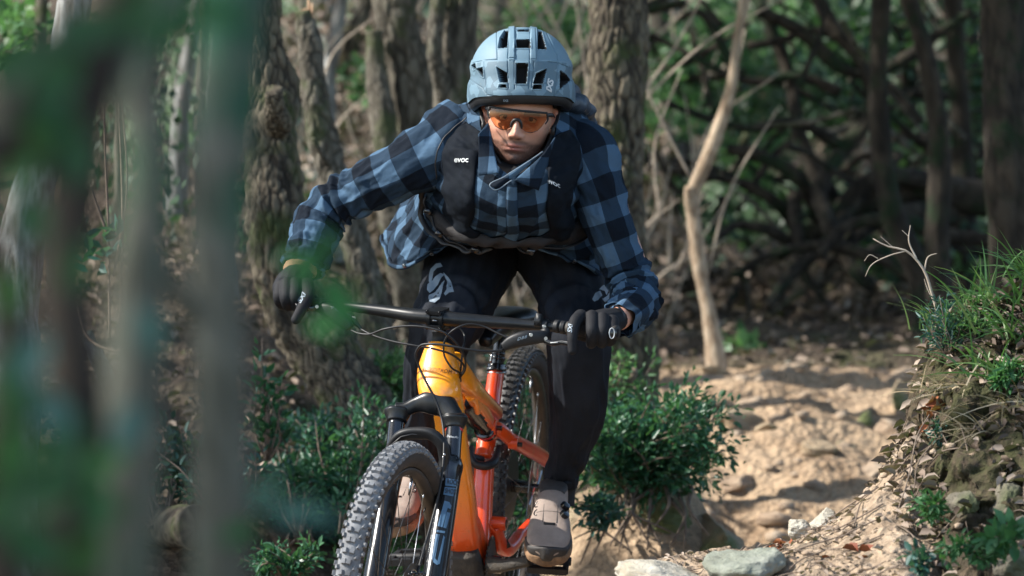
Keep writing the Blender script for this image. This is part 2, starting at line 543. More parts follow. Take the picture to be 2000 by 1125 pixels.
M['leaf_canopy'] = mat_leaf('canopy_leaf', (.02, .05, .015), (.04, .09, .025), (.08, .14, .04), .5, .3)
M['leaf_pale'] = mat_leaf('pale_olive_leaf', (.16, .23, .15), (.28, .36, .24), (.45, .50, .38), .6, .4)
M['leaf_dead'] = mat_leaf('dead_leaf', (.065, .043, .03), (.18, .128, .094), (.38, .30, .235), .7, .12)
M['leaf_red'] = mat_leaf('russet_leaf', (.14, .03, .012), (.26, .07, .025), (.38, .14, .05), .7, .15)
M['grass'] = mat_leaf('grass_blade', (.04, .11, .03), (.08, .19, .05), (.20, .28, .10), .45, .35)
M['grass_dry'] = mat_leaf('dry_grass', (.25, .18, .10), (.36, .28, .17), (.5, .42, .3), .7, .2)
M['fern'] = mat_leaf('fern_leaf', (.03, .10, .035), (.05, .16, .055), (.09, .24, .09), .5, .35)
M['twig'] = simple('twig_wood', (.20, .15, .11), (.09, .065, .05), .85, nscale=40, bst=.3)
M['twig_pale'] = simple('pale_twig_wood', (.42, .36, .29), (.26, .21, .16), .85, nscale=40, bst=.3)
M['rock_pale'] = mat_rock('pale_stone', (.46, .43, .36), (.33, .28, .20), (.58, .56, .50))
M['rock_grey'] = mat_rock('grey_green_stone', (.24, .26, .21), (.14, .145, .11), (.34, .35, .30))
M['rock_moss'] = mat_rock('mossy_stone', (.17, .15, .11), (.08, .07, .05), (.25, .22, .16), (.055, .075, .02))
M['clod'] = mat_rock('dry_clod', (.40, .30, .21), (.26, .18, .12), (.50, .41, .31))
M['rock_tan'] = mat_rock('tan_stone', (.40, .31, .20), (.27, .19, .12), (.48, .40, .28), (.12, .14, .05))

# ---------------------------------------------------------------- ground
GY = [-10, 6.5, 8.2, 9.4, 10, 10.8, 12, 13.3, 14.6, 17, 20, 23, 27, 33, 45, 70, 160, 320]
GZ = [-1.6, -1.18, -1.06, -.97, -.90, -.79, -.58, -.36, -.25, -.12, .15, 1.0, 3.2, 6.5, 11, 17, 24, 26]
def ground_h(x, y):
    z = np.interp(y, GY, GZ)
    z = z + .42 * sstep(.15, .9, -x) * sstep(9.3, 10.2, y) * (1 - sstep(13, 18, y) * .5)
    z = z + .36 * np.exp(-((x - .36) / .24) ** 4 - ((y - 10.3) / .38) ** 2)
    z = z + .12 * np.clip(x - 1.2, 0, 6) * sstep(10.5, 15, y)
    z = z + .05 * np.exp(-((x - 1.0) / .5) ** 2) * sstep(11, 13, y)
    p = np.stack([x, y, x * 0], -1)
    far = sstep(14, 30, y)
    z = z + fbm(p * 1.3, 4, 3) * (.05 + .25 * far) + fbm(p * 7, 3, 5) * .018 * (1 + 2 * far)
    v = worley(p * np.array([5, 5, 1]) + .3, 4)
    rd = 1 - np.abs(fbm(np.stack([x * 1.1 + y * .3, y * 2.6, x * 0], -1), 4, 13))
    z = z + (np.round(rd * 4 + .3 * fbm(p * 3, 3, 15)) / 4 - .75) * .085 * sstep(9.8, 10.6, y) * (1 - sstep(18, 22, y)) + np.clip(.22 - v[0], 0, 1) * .08 * sstep(9.5, 11, y) * (v[2] > .75)
    return z
def trail_mask(x, y):
    cx = np.interp(y, [6, 9, 10.5, 12, 13.5, 15, 18], [.1, .1, .62, .9, 1.0, .9, .7])
    wd = np.interp(y, [6, 9, 10.5, 12, 13.5, 15, 18], [.8, .6, .42, .75, .85, .5, .3])
    return 1 - sstep(.75, 1.25, np.abs(x - cx) / wd) * 1.0 - sstep(13.1, 13.9, y) * 1.1 + .12 * np.exp(-((x - .36) / .5) ** 2 - ((y - 10.2) / .5) ** 2)
def warp_axis(lo, hi, c, fine, n):
    t = np.linspace(-1, 1, n)
    return t
yy = np.concatenate([np.linspace(-10, 6, 20), np.linspace(6.1, 9.4, 34), np.linspace(9.42, 15, 280), np.linspace(15.05, 24, 130), np.linspace(24.3, 50, 60), np.linspace(52, 320, 30)])
xs = np.concatenate([np.linspace(-1, -.075, 26) ** 1, np.linspace(-.07, .12, 300), np.linspace(.124, 1, 36)])
X = np.sign(xs)[None, :] * (np.abs(xs)[None, :]) * np.maximum(yy[:, None], 9) * 1.9
X = np.where(np.abs(X) > 3, np.sign(X) * (3 + (np.abs(X) - 3) * 3.0), X)
Y = np.repeat(yy[:, None], X.shape[1], 1)
Z = ground_h(X, Y) + CAMZ
mb = MB(); mb.add(np.stack([X, Y, Z], -1).reshape(-1, 3), grid_faces(*X.shape)[:, ::-1], rnd=trail_mask(X, Y).ravel())
ground = mb.build('ground', M['ground'], kind='structure')
def gz(x, y): return float(ground_h(np.array([float(x)]), np.array([float(y)]))[0]) + CAMZ

# near bank on the right of the trail
BX = [-.1, .12, .22, .3, .45, .57, .68, .78, .86, .90, .94, .985, 1.05, 1.15, 1.5, 2.6]
BZ = [-1.1, -.86, -.665, -.615, -.585, -.56, -.52, -.465, -.395, -.32, -.20, -.115, -.065, -.02, .2, .5]
def bank_h(x, y, rough=True):
    zc = np.interp(x, BX, BZ)
    st = sstep(.78, 1.0, x)
    fr = 8.05 - y
    p = np.stack([x, y, x * 0 + .7], -1)
    z = zc - np.clip(fr, 0, 9) * (.13 + st * .75) - np.clip(-fr - .12 * st, 0, 9) ** 1.15 * (1.1 - .45 * sstep(1.1, 1.9, x))
    z = z + .05 * fbm(p * 3.1, 3, 21) * (1 - .2 * st)
    if rough:
        v = worley(p * np.array([11, 9, 1]), 31)
        z = z + st * (np.clip(v[1] - v[0], 0, .35) - .15) * .15 * (v[2] - .1) + st * fbm(p * 16, 4, 8) * .02
        z = z + fbm(p * 14, 4, 25) * .012 + fbm(p * 45, 3, 26) * .004
    return z
bx = np.concatenate([np.linspace(-.1, 1.45, 420), np.linspace(1.47, 3.2, 50)])
by = np.concatenate([np.linspace(5.2, 7.0, 50), np.linspace(7.01, 8.8, 300), np.linspace(8.85, 12.5, 60)])
X, Y = np.meshgrid(bx, by)
st = sstep(.78, 1.0, X)
Z = bank_h(X, Y) + CAMZ
# push the steep face about so that it has overhangs and ledges
pp = np.stack([X, Y, Z], -1)
XO = X + st * fbm(pp * 9, 3, 41) * .03
YO = Y + st * (fbm(pp * np.array([6, 2, 14]), 4, 43) * .06)
mb = MB(); mb.add(np.stack([XO, YO, Z], -1).reshape(-1, 3), grid_faces(*X.shape)[:, ::-1], rnd=(1.0 - st * 1.15 + .15 * fbm(pp * 3, 3, 5)).ravel())
bank = mb.build('embankment', M['bank'], kind='structure')
def bz(x, y): return float(bank_h(np.array([float(x)]), np.array([float(y)]))[0]) + CAMZ

# ---------------------------------------------------------------- rocks
def rock_mesh(name, sz, seed, sub=5, cuts=9, rough=.085, flat=1.0):
    rg = np.random.default_rng(seed)
    bm = bmesh.new(); bmesh.ops.create_icosphere(bm, subdivisions=sub, radius=1)
    V = np.array([v.co[:] for v in bm.verts]); Fc = np.array([[v.index for v in f.verts] for f in bm.faces]); bm.free()
    for k in range(cuts):
        n = unit(rg.normal(size=3)); d = rg.uniform(.5, .82)
        s = V @ n; V = V - np.clip(s - d, 0, 9)[:, None] * n * .93
    w = worley(V * 1.7 + seed, seed); V = V * (1 + rough * 1.3 * fbm(V * 2.3 + seed, 6, seed)[:, None] + .10 * (np.clip(w[1] - w[0], 0, .25) - .2)[:, None] + .02 * fbm(V * 14, 3, seed)[:, None])
    V = V * np.array(sz)
    mb = MB(); mb.add(V, Fc)
    return mb.mesh(name)
def rock(c, sz, mat, label, seed, rot=(0, 0, 0), group=None, name='rock', sub=5, cuts=12):
    me = rock_mesh(name, sz, seed, sub=sub, cuts=cuts)
    o = link(name, me, M[mat]); o.location = Vector(c); o.rotation_euler = rot
    return tag(o, label, 'rock', group)

rock(P(1300, 1142, 7.72), (.125, .13, .06), 'rock_pale', 'large pale smooth stone slab at the bottom edge of the picture beside the shoe', 3, (0.1, .12, .3), cuts=11)
rock(P(1450, 1122, 7.70), (.092, .12, .072), 'rock_grey', 'humped grey green stone with streaks, touching the large pale slab on its right', 8, (.1, -.2, .2), cuts=12)
rock(P(1556, 1040, 8.12), (.034, .04, .030), 'rock_pale', 'squat cream coloured stone, left of the upright one on the trail edge', 5, (0, .1, .2), cuts=12)
rock(P(1612, 1022, 8.15), (.040, .045, .048), 'rock_pale', 'upright pointed cream stone standing on the trail edge', 11, (.1, .1, .5), cuts=12)
rock(P(1706, 1078, 7.85), (.042, .05, .027), 'rock_grey', 'flat grey green stone lying in the sunlit dirt above the russet leaves', 12, (.2, 0, .5))
rock(P(1655, 1082, 7.88), (.032, .04, .013), 'rock_pale', 'thin pale stone half sunk in the dirt beside the flat grey green stone', 14, (.1, .1, .1))
rock(P(1570, 1090, 7.8), (.036, .04, .018), 'rock_tan', 'low tan stone in the dirt just right of the humped grey stone', 15, (.1, .1, .9))
for i, (px, py, d, s, mt, lb) in enumerate([
    (1925, 852, 7.85, (.062, .05, .036), 'rock_moss', 'mossy brown stone set in the steep bank below the leaf litter'),
    (1905, 918, 7.72, (.055, .05, .03), 'rock_tan', 'tan stone jutting from the steep bank at middle height'),
    (1972, 800, 7.9, (.05, .05, .05), 'rock_moss', 'dark mossy stone at the right edge of the bank, highest of the bank stones'),
    (1880, 985, 7.62, (.036, .04, .026), 'rock_moss', 'small brown stone in the bank between fern leaves'),
    (1965, 985, 7.6, (.05, .04, .04), 'rock_moss', 'rounded mossy stone at the right edge low on the bank'),
    (1985, 1105, 7.4, (.05, .05, .035), 'rock_moss', 'green mossy stone in the lower right corner'),
    (1850, 900, 7.9, (.022, .03, .03), 'rock_grey', 'small grey stone at the top of the sunlit dirt against the bank')]):
    rock(P(px, py, d + .03), s, mt, lb, 30 + i, (i * .7, i * .4, i))
rock(P(1240, 1040, 10.2), (.20, .18, .17), 'rock_tan', 'big brown earth covered boulder under the green shrub right of the shoe', 51, (.1, .1, .2), cuts=5)
rock(P(1400, 1062, 10.1), (.10, .16, .075), 'rock_tan', 'flat sloping slab with a mossy top right of the brown boulder', 52, (.1, .35, .3), cuts=8)
for i, (px, py, d, s, lb) in enumerate([
    (1500, 765, 13.4, .062, 'pale round stone on the crest of the sandy mound, left of the other'),
    (1546, 742, 13.6, .075, 'pale round stone on the crest of the sandy mound, just left of the mossy root'),
    (1478, 800, 13.2, .04, 'small pale stone below the two round stones on the mound'),
    (1640, 905, 12.0, .10, 'faint greenish stone half buried low on the sandy slope'),
    (1690, 830, 12.4, .07, 'tan stone half buried in the middle of the sandy slope'),
    (1460, 900, 12.1, .05, 'yellowish stone on the sandy slope left of the middle'),
    (1765, 790, 12.6, .09, 'brown stone at the shaded right end of the sandy slope')]):
    rock(P(px, py, d), (s, s, s * .62), 'rock_pale' if i < 3 else 'rock_tan', lb, 60 + i, (i, .2 * i, i), sub=4)

rgk = np.random.default_rng(88)
for i in range(22):
    px, d = rgk.uniform(1370, 1790), rgk.uniform(10.9, 13.3); x = (px - 1000) / FPX * d
    s_ = rgk.uniform(.035, .11)
    rock((x, d, gz(x, d) - s_ * .05), (s_ * rgk.uniform(.9, 1.5), s_, s_ * rgk.uniform(.35, .6)), ['clod', 'rock_tan'][i % 2], 'weathered broken stone half buried in the blurred sandy slope', 400 + i, (rgk.uniform(-.3, .3), rgk.uniform(-.3, .3), rgk.uniform(0, 3)), group='broken stones in the sandy slope', sub=4)
# ---------------------------------------------------------------- leaves, shrubs
RG = np.random.default_rng(7)
def leaves(mb, pos, dr, L, wr=.45, rg=None, fold=.25, droop=.15, rnd=None, nrm=None):
    rg = rg or RG
    n = len(pos); dr = unit(dr)
    if nrm is None: nrm = rg.normal(size=(n, 3)) + np.array([0, -.2, 1.0])
    sd = unit(np.cross(dr, nrm)); up = unit(np.cross(sd, dr))
    L = np.broadcast_to(np.asarray(L, float), (n,))[:, None]; W = L * wr * .5
    b = pos; t = pos + dr * L - up * L * droop
    def q(f, s, w): return pos + dr * L * f + sd * W * s * w + up * L * (fold * .4 * w) - up * L * droop * f * f
    V = np.stack([b, q(.3, 1, .9), q(.68, 1, .8), t, q(.68, -1, .8), q(.3, -1, .9)], 1).reshape(-1, 3)
    k = np.arange(n)[:, None] * 6
    F = np.concatenate([k + np.array([[0, 1, 2, 3]]), k + np.array([[0, 3, 4, 5]])])
    r = rg.random(n) if rnd is None else rnd
    mb.add(V, F, rnd=np.repeat(r, 6))

def pads(mb, pos, L, rg, flat=.0, rnd=None):
    """far foliage: one bent leaf-sized face each"""
    n = len(pos); d = unit(rg.normal(size=(n, 3)) * np.array([1, 1, 1 - flat])); s = unit(np.cross(d, rg.normal(size=(n, 3))))
    L = L * rg.uniform(.6, 1.3, n)[:, None]
    V = np.stack([pos, pos + d * L * .5 + s * L * .28, pos + d * L, pos + d * L * .5 - s * L * .28], 1).reshape(-1, 3)
    mb.add(V, np.arange(n)[:, None] * 4 + np.array([[0, 1, 2, 3]]), rnd=np.repeat(rg.random(n) if rnd is None else rnd, 4))

def shrub(base, ctr, rad, nst, nl, L, seed, mat, label, group=None, name='shrub', cat='shrub', wr=.45, bare=.25, stemr=.004):
    rg = np.random.default_rng(seed)
    t = thing(name, base, label, cat, group)
    ms = MB(); ml = MB(); ctr = np.array(ctr); rad = np.array(rad); base = np.array(base)
    for s in range(nst):
        e = ctr + unit(rg.normal(size=3)) * rad * rg.choice([.5, .8, 1, 1.15, 1.35]) * rg.uniform(.7, 1.0)
        b = base + rg.normal(size=3) * rad * .12 * np.array([1, 1, 0])
        mid = (b + e) / 2 + rg.normal(size=3) * rad * .22 + np.array([0, 0, .1 * rad[2]])
        C = resample(np.array([b, mid, e]), 14)
        add_tube(ms, [b, mid, e], [stemr, stemr * .7, stemr * .25], n=7, m=5)
        k = max(4, int(nl / nst))
        f = bare + (1 - bare) * rg.random(k) ** .8
        ip = f * 13; i0 = np.clip(ip.astype(int), 0, 12); p = C[i0] + (C[i0 + 1] - C[i0]) * (ip - i0)[:, None]
        ax = unit(C[i0 + 1] - C[i0])
        side = unit(np.cross(ax, rg.normal(size=(k, 3))))
        # short side twigs carrying the leaves
        reach = rg.random(k)[:, None] * rad.mean() * .28
        p2 = p + side * reach + ax * reach * .5
        leaves(ml, p2, ax * .7 + side * rg.uniform(.4, 1.1, (k, 1)) + rg.normal(size=(k, 3)) * .35, L * rg.uniform(.4, 1.3, k), wr, rg, rnd=np.clip(rg.normal(.5, .28) + rg.normal(size=k) * .22, 0, 1))
    ms.build('stems', M['twig'], t, kind='stuff')
    ml.build('foliage', M[mat], t, smooth=False, kind='stuff')
    return t

# right shrub beside the rider's shoe
shrub(P(1235, 960, 10.15), P(1270, 845, 10.0), (.235, .22, .15), 64, 6000, .028, 1, 'leaf_shrub', 'dense glossy green shrub growing on the brown boulder right of the rider')
shrub(P(1190, 800, 10.6), P(1235, 740, 10.6), (.11, .14, .09), 14, 420, .026, 2, 'leaf_bright', 'sparse light green shoots rising behind the top of the dense shrub')
shrub(P(1180, 1020, 9.8), P(1172, 1000, 9.75), (.055, .08, .045), 14, 420, .026, 3, 'leaf_teal', 'small bluish sprig of leaves hanging beside the grey shoe')
shrub(P(1090, 1000, 10.4), P(1010, 850, 10.5), (.16, .2, .26), 34, 2600, .03, 4, 'leaf_shrub', 'green shrub seen through the spokes of the rear wheel')
# left shrubs
shrub(P(690, 1040, 9.9), P(688, 905, 10.1), (.14, .22, .17), 50, 4200, .028, 5, 'leaf_shrub', 'dark green shrub directly behind the front tyre')
shrub(P(590, 1060, 9.9), P(585, 960, 10.2), (.13, .22, .17), 44, 3400, .028, 6, 'leaf_shrub', 'dark green shrub between the blurred grey trunk and the front tyre')
shrub(P(620, 880, 10.4), P(618, 850, 10.5), (.16, .12, .06), 24, 1300, .026, 7, 'leaf_teal', 'low bluish green shrub at the foot of the leaning furrowed trunk')
shrub(P(520, 900, 9.9), P(512, 770, 9.9), (.05, .06, .17), 9, 200, .036, 8, 'leaf_shrub', 'slender upright seedling with paired leaves left of the leaning trunk', bare=.1)
shrub(P(740, 780, 10.6), P(770, 745, 10.6), (.10, .12, .13), 26, 1300, .028, 9, 'leaf_bright', 'light green shrub just left of the orange head tube')
shrub(P(740, 1120, 9.9), P(740, 1080, 10.0), (.16, .16, .08), 22, 1200, .026, 10, 'leaf_bright', 'low green plants on the ground seen under the front wheel spokes')
shrub(P(820, 900, 10.9), P(800, 860, 10.9), (.1, .14, .15), 24, 1200, .028, 11, 'leaf_dark', 'dark green shrub behind the left fork leg')
shrub(P(440, 1030, 9.6), P(390, 900, 9.7), (.12, .12, .17), 20, 800, .03, 12, 'leaf_teal', 'green shrub glimpsed between the two blurred grey trunks above the log end')
shrub(P(300, 1030, 9.6), P(260, 900, 9.8), (.24, .12, .2), 24, 1100, .03, 13, 'leaf_dark', 'dark shrub glimpsed behind the left blurred trunks')
shrub(P(560, 1130, 9.3), P(545, 1090, 9.3), (.09, .08, .06), 16, 600, .026, 14, 'leaf_shrub', 'low leafy plants at the bottom edge left of the front tyre')

# ---------------------------------------------------------------- trees
def bark_disp(amp, cell, seed, ridged=True):
    def f(S, TH, Ltot, pos):
        q = pos / np.array([cell, cell, cell * 2.5])
        q = q + .22 * np.stack([vnoise(q * 2.3, seed + 1), vnoise(q * 2.3 + 4, seed + 1), vnoise(q * 2.1 + 7, seed + 1)], -1) + .45 * np.stack([vnoise(q * .6, seed), vnoise(q * .6 + 9, seed), vnoise(q * .5 + 5, seed)], -1)
        d1, d2, idn = worley(q, seed)
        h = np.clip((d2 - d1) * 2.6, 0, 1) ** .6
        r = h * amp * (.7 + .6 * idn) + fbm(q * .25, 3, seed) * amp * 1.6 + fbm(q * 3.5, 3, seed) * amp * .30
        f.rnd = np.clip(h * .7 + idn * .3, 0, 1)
        return r
    return f

def trunk_mesh(mb, path, rw, n, m, amp, cell, seed):
    f = bark_disp(amp, cell, seed)
    V, F, uv = tube(path, rw, n=n, m=m, disp=f, up=(0, -1, 0))
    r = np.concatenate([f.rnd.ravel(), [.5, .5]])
    mb.add(V, F, rnd=r)

def crown(t, c, rad, n, L, seed, mat='leaf_canopy', nclump=40):
    rg = np.random.default_rng(seed); mb = MB()
    c = np.array(c); rad = np.array(rad)
    cc = c + unit(rg.normal(size=(nclump, 3))) * (rg.random((nclump, 1)) ** .45) * rad
    k = n // nclump
    for q in cc:
        s = rg.uniform(.16, .32)
        p = q + rg.normal(size=(k, 3)) * rad * s * np.array([1, 1, .6])
        pads(mb, p, L, rg)
    return mb.build('crown', M[mat], t, smooth=False, kind='stuff')

def tree(name, path, rpx, mat, label, n=120, m=48, amp=.006, cell=.03, seed=1, group=None, top=None, crownspec=None, limbs=(), base=None, cat='tree'):
    """path of (px,py,d) from the foot upward; the trunk goes on above the frame"""
    Pp = [P(*q) for q in path]
    rr = [px_(r, q[2]) for r, q in zip(rpx, path)]
    if base is None:
        f = Pp[0]; g = gz(f.x, f.y) - .1
        if f.z > g + .05:
            Pp = [Vector((f.x + (f.x - Pp[1].x) * .2, f.y, g))] + Pp; rr = [rr[0] * 1.35] + rr
    if top:
        Pp.append(Vector(top)); rr.append(rr[-1] * .55)
    t = thing(name, Pp[0], label, cat, group)
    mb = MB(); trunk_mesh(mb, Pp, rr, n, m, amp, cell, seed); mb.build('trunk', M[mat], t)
    for i, (lp, lr) in enumerate(limbs):
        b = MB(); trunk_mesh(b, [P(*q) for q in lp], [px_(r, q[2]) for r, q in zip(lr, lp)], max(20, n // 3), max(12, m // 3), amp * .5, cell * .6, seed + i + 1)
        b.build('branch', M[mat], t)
    if crownspec: crown(t, *crownspec)
    return t

tree('oak_tree', [(745, 900, 10.45), (700, 800, 10.5), (655, 715, 10.55), (600, 640, 10.6), (560, 560, 10.6), (540, 450, 10.6), (538, 300, 10.65), (530, 190, 10.7), (512, 90, 10.7), (500, -20, 10.7)],
     [95, 62, 60, 60, 52, 50, 46, 46, 38, 36], 'bark1', 'furrowed leaning oak trunk directly behind the left handlebar grip', n=520, m=220, amp=.013, cell=.024, seed=3, top=(-1.2, 11, 5.6),
     crownspec=((-1.5, 11.5, 6.4), (1.5, 1.4, .9), 2200, .16, 31), limbs=[([(548, 250, 10.6), (536, 215, 10.5), (533, 178, 10.45)], [22, 19, 15])])
tree('oak_tree', [(1222, 760, 11.5), (1214, 560, 11.5), (1208, 420, 11.5), (1203, 260, 11.5), (1204, 120, 11.5), (1206, -20, 11.5)],
     [60, 50, 48, 49, 50, 48], 'bark1', 'straight furrowed trunk rising right behind the rider\'s helmet', n=520, m=200, amp=.012, cell=.026, seed=5, top=(.3, 12, 5.2),
     crownspec=((.7, 12.6, 6.4), (1.5, 1.4, .8), 1800, .16, 32))
tree('oak_tree', [(838, 820, 13.2), (830, 600, 13.2), (822, 400, 13.1), (812, 260, 13), (800, 150, 13), (778, 60, 13), (765, -20, 13)],
     [60, 52, 48, 46, 42, 38, 36], 'bark2', 'greenish grey trunk left of the helmet, left one of the close pair', n=340, m=130, amp=.010, cell=.032, seed=7, top=(-.7, 14, 5.5),
     crownspec=((-1.0, 14, 6.2), (1.4, 1.6, .9), 1600, .18, 33),
     limbs=[([(815, 640, 13), (790, 540, 12.9), (768, 420, 12.85), (752, 280, 12.85), (738, 150, 12.9), (730, 60, 12.9)], [30, 28, 24, 24, 20, 15])])
tree('oak_tree', [(880, 780, 12.4), (878, 500, 12.4), (882, 330, 12.4), (885, 200, 12.4), (888, 90, 12.4), (893, -20, 12.4)],
     [52, 44, 42, 40, 38, 38], 'bark2', 'brown trunk touching the left side of the helmet, right one of the close pair', n=300, m=120, amp=.009, cell=.04, seed=9, top=(-.1, 13, 5.5),
     crownspec=((.2, 13.4, 6.6), (1.0, 1.2, .7), 1000, .18, 34), limbs=[([(868, 190, 12.35), (850, 110, 12.3), (852, 40, 12.3), (858, -20, 12.3)], [16, 15, 14, 14])])
tree('broken_trunk', [(760, 780, 11.3), (735, 660, 11.3), (712, 540, 11.3), (680, 420, 11.3), (642, 320, 11.3), (620, 230, 11.3), (606, 140, 11.3), (602, 80, 11.3), (590, 22, 11.3)],
     [38, 34, 30, 29, 24, 21, 18, 15, 10], 'bark2', 'leaning dead trunk snapped off at the top, right of the furrowed oak', n=240, m=72, amp=.007, cell=.025, seed=11,
     limbs=[([(640, 320, 11.25), (622, 290, 11.2), (612, 270, 11.18)], [7, 5, 3])])
mb = MB(); rgs = np.random.default_rng(4)
for i in range(9):
    a = P(585 + i * 3.4, 48 + rgs.uniform(-6, 8), 11.3); add_tube(mb, [a, a + Vector((rgs.uniform(-.01, .0), rgs.uniform(-.01, .01), rgs.uniform(.03, .085)))], [.010, .002], n=4, m=5)
mb.build('splinters', M['wood'], bpy.data.objects['broken_trunk'])
tree('slender_tree', [(1398, 705, 13.4), (1384, 610, 13.4), (1366, 520, 13.4), (1356, 440, 13.4), (1352, 385, 13.4), (1376, 320, 13.4), (1408, 240, 13.4), (1432, 150, 13.4), (1442, 60, 13.4), (1458, -20, 13.4)],
     [19, 14, 13, 12, 12, 12, 11, 10, 9, 9], 'bark3', 'thin pale bent trunk standing in sunlight right of the rider\'s arm', n=200, m=40, amp=.003, cell=.03, seed=13, top=(1.3, 14, 4.5),
     crownspec=((1.6, 14.4, 5.0), (.9, 1, .7), 700, .14, 35), limbs=[([(1353, 420, 13.4), (1347, 390, 13.38), (1345, 366, 13.36)], [13, 11, 8])])
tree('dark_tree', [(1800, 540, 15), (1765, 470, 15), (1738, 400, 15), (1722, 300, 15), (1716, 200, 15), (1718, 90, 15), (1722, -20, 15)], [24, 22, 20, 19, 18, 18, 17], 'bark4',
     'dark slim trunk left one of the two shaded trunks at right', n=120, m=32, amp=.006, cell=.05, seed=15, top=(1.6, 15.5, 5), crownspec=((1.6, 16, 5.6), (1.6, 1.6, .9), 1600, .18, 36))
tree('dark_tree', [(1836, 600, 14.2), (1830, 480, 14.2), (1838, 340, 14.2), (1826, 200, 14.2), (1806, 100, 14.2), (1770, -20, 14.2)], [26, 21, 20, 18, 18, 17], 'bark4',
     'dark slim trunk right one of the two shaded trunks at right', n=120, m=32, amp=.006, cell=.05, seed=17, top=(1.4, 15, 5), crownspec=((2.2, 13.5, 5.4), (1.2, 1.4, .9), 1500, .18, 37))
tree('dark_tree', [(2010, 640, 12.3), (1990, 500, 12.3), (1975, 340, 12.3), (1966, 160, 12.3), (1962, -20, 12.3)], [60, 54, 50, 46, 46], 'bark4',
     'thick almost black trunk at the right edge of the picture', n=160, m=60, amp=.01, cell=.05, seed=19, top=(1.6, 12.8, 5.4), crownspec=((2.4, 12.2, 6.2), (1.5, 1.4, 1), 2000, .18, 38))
tree('lichen_tree', [(10, 960, 9.7), (22, 780, 9.7), (32, 560, 9.7), (52, 420, 9.7), (88, 300, 9.7), (120, 160, 9.7), (150, -20, 9.7)], [58, 52, 46, 40, 34, 32, 30], 'bark6',
     'pale lichen spotted trunk at the left edge behind the blurred stems', n=160, m=48, amp=.006, cell=.03, seed=21, top=(-1.2, 10.2, 5), crownspec=((-1.4, 10.4, 5.6), (1.2, 1.3, .8), 1200, .16, 39))
# random trees farther back
rgt = np.random.default_rng(77)
fars = [(655, 15.5, 13), (700, 17, 16), (930, 18, 12), (1050, 19, 20), (1110, 16.5, 9), (1290, 19, 13), (1330, 23, 18), (1480, 21, 12), (1545, 24, 16), (1600, 20, 10), (1660, 22, 14), (1770, 18, 18), (1880, 16.5, 18), (1920, 20, 26), (420, 17, 16), (340, 20, 20), (230, 14, 9), (160, 18, 16), (455, 13, 10), (1250, 22, 26), (980, 24, 26), (610, 21, 18), (120, 13, 10), (770, 22, 22), (-120, 12, 22), (-300, 15, 30), (-520, 18, 30), (-750, 14, 26), (-60, 21, 24), (2150, 15, 28), (2350, 18, 30), (2600, 14, 26)]
FARL = ['between the broken trunk and the close pair', 'behind the close pair of trunks, further left', 'just left of the helmet, far back', 'straight above the helmet, far back', 'thin, just right of the helmet', 'right of the furrowed trunk', 'far back left of the pale bent trunk',
        'just right of the pale bent trunk', 'in the middle of the branch tangle', 'thin, left of the two shaded slim trunks', 'behind the branch tangle', 'between the two shaded slim trunks', 'right of the two shaded slim trunks', 'thick, behind the black trunk at right',
        'between the blurred grey stems, nearer', 'between the blurred grey stems, far back', 'thin, behind the left blurred stems', 'at far left behind the lichen trunk', 'thin, left of the furrowed oak', 'thick, far behind the furrowed straight trunk', 'thick, far back above the rider', 'far back behind the broken trunk', 'thin, right of the lichen trunk', 'thick, far back left of the close pair'] + ['beyond the %s edge of the picture, number %s from it' % (a, b) for a, b in (('left', 'two'), ('left', 'three'), ('left', 'four'), ('left', 'five'), ('left', 'one'), ('right', 'one'), ('right', 'two'), ('right', 'three'))]
for i, (px, d, r) in enumerate(fars):
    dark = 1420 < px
    p0 = P(px, 400, d); g = gz(p0.x, d)
    ln = rgt.normal() * .3; k = rgt.normal() * .08
    path = [(p0.x, d, g - .1), (p0.x + ln * .1 + k, d, g + .7), (p0.x + ln * .4 - k, d, g + 1.6), (p0.x + ln * .7 + k, d + .1, g + 2.8), (p0.x + ln, d + .2, g + 4.4)]
    rr = px_(r, d) * (1 if dark else .9)
    t = thing('background_tree', path[0], 'background tree trunk ' + FARL[i], 'tree', 'background trees')
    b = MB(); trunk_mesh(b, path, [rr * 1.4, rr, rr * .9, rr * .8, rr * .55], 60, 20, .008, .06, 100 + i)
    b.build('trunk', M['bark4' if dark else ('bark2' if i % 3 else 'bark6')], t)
    for q in range(3):
        a = Vector(path[2]) + Vector((0, 0, rgt.uniform(-.5, 1.2))); e = a + Vector((rgt.choice([-1, 1]) * rgt.uniform(.3, .9), rgt.uniform(-.3, .3), rgt.uniform(.0, .8)))
        b = MB(); add_tube(b, [a, (a + e) / 2 + Vector((rgt.normal() * .1, 0, rgt.normal() * .12)), e], [rr * .26, rr * .18, rr * .08], n=14, m=8)
        b.build('branch', M['bark4' if dark else 'bark2'], t)
    crown(t, (path[4][0], path[4][1], path[4][2] + .5), (1.3, 1.3, .9), 380, .2, 200 + i, nclump=20)

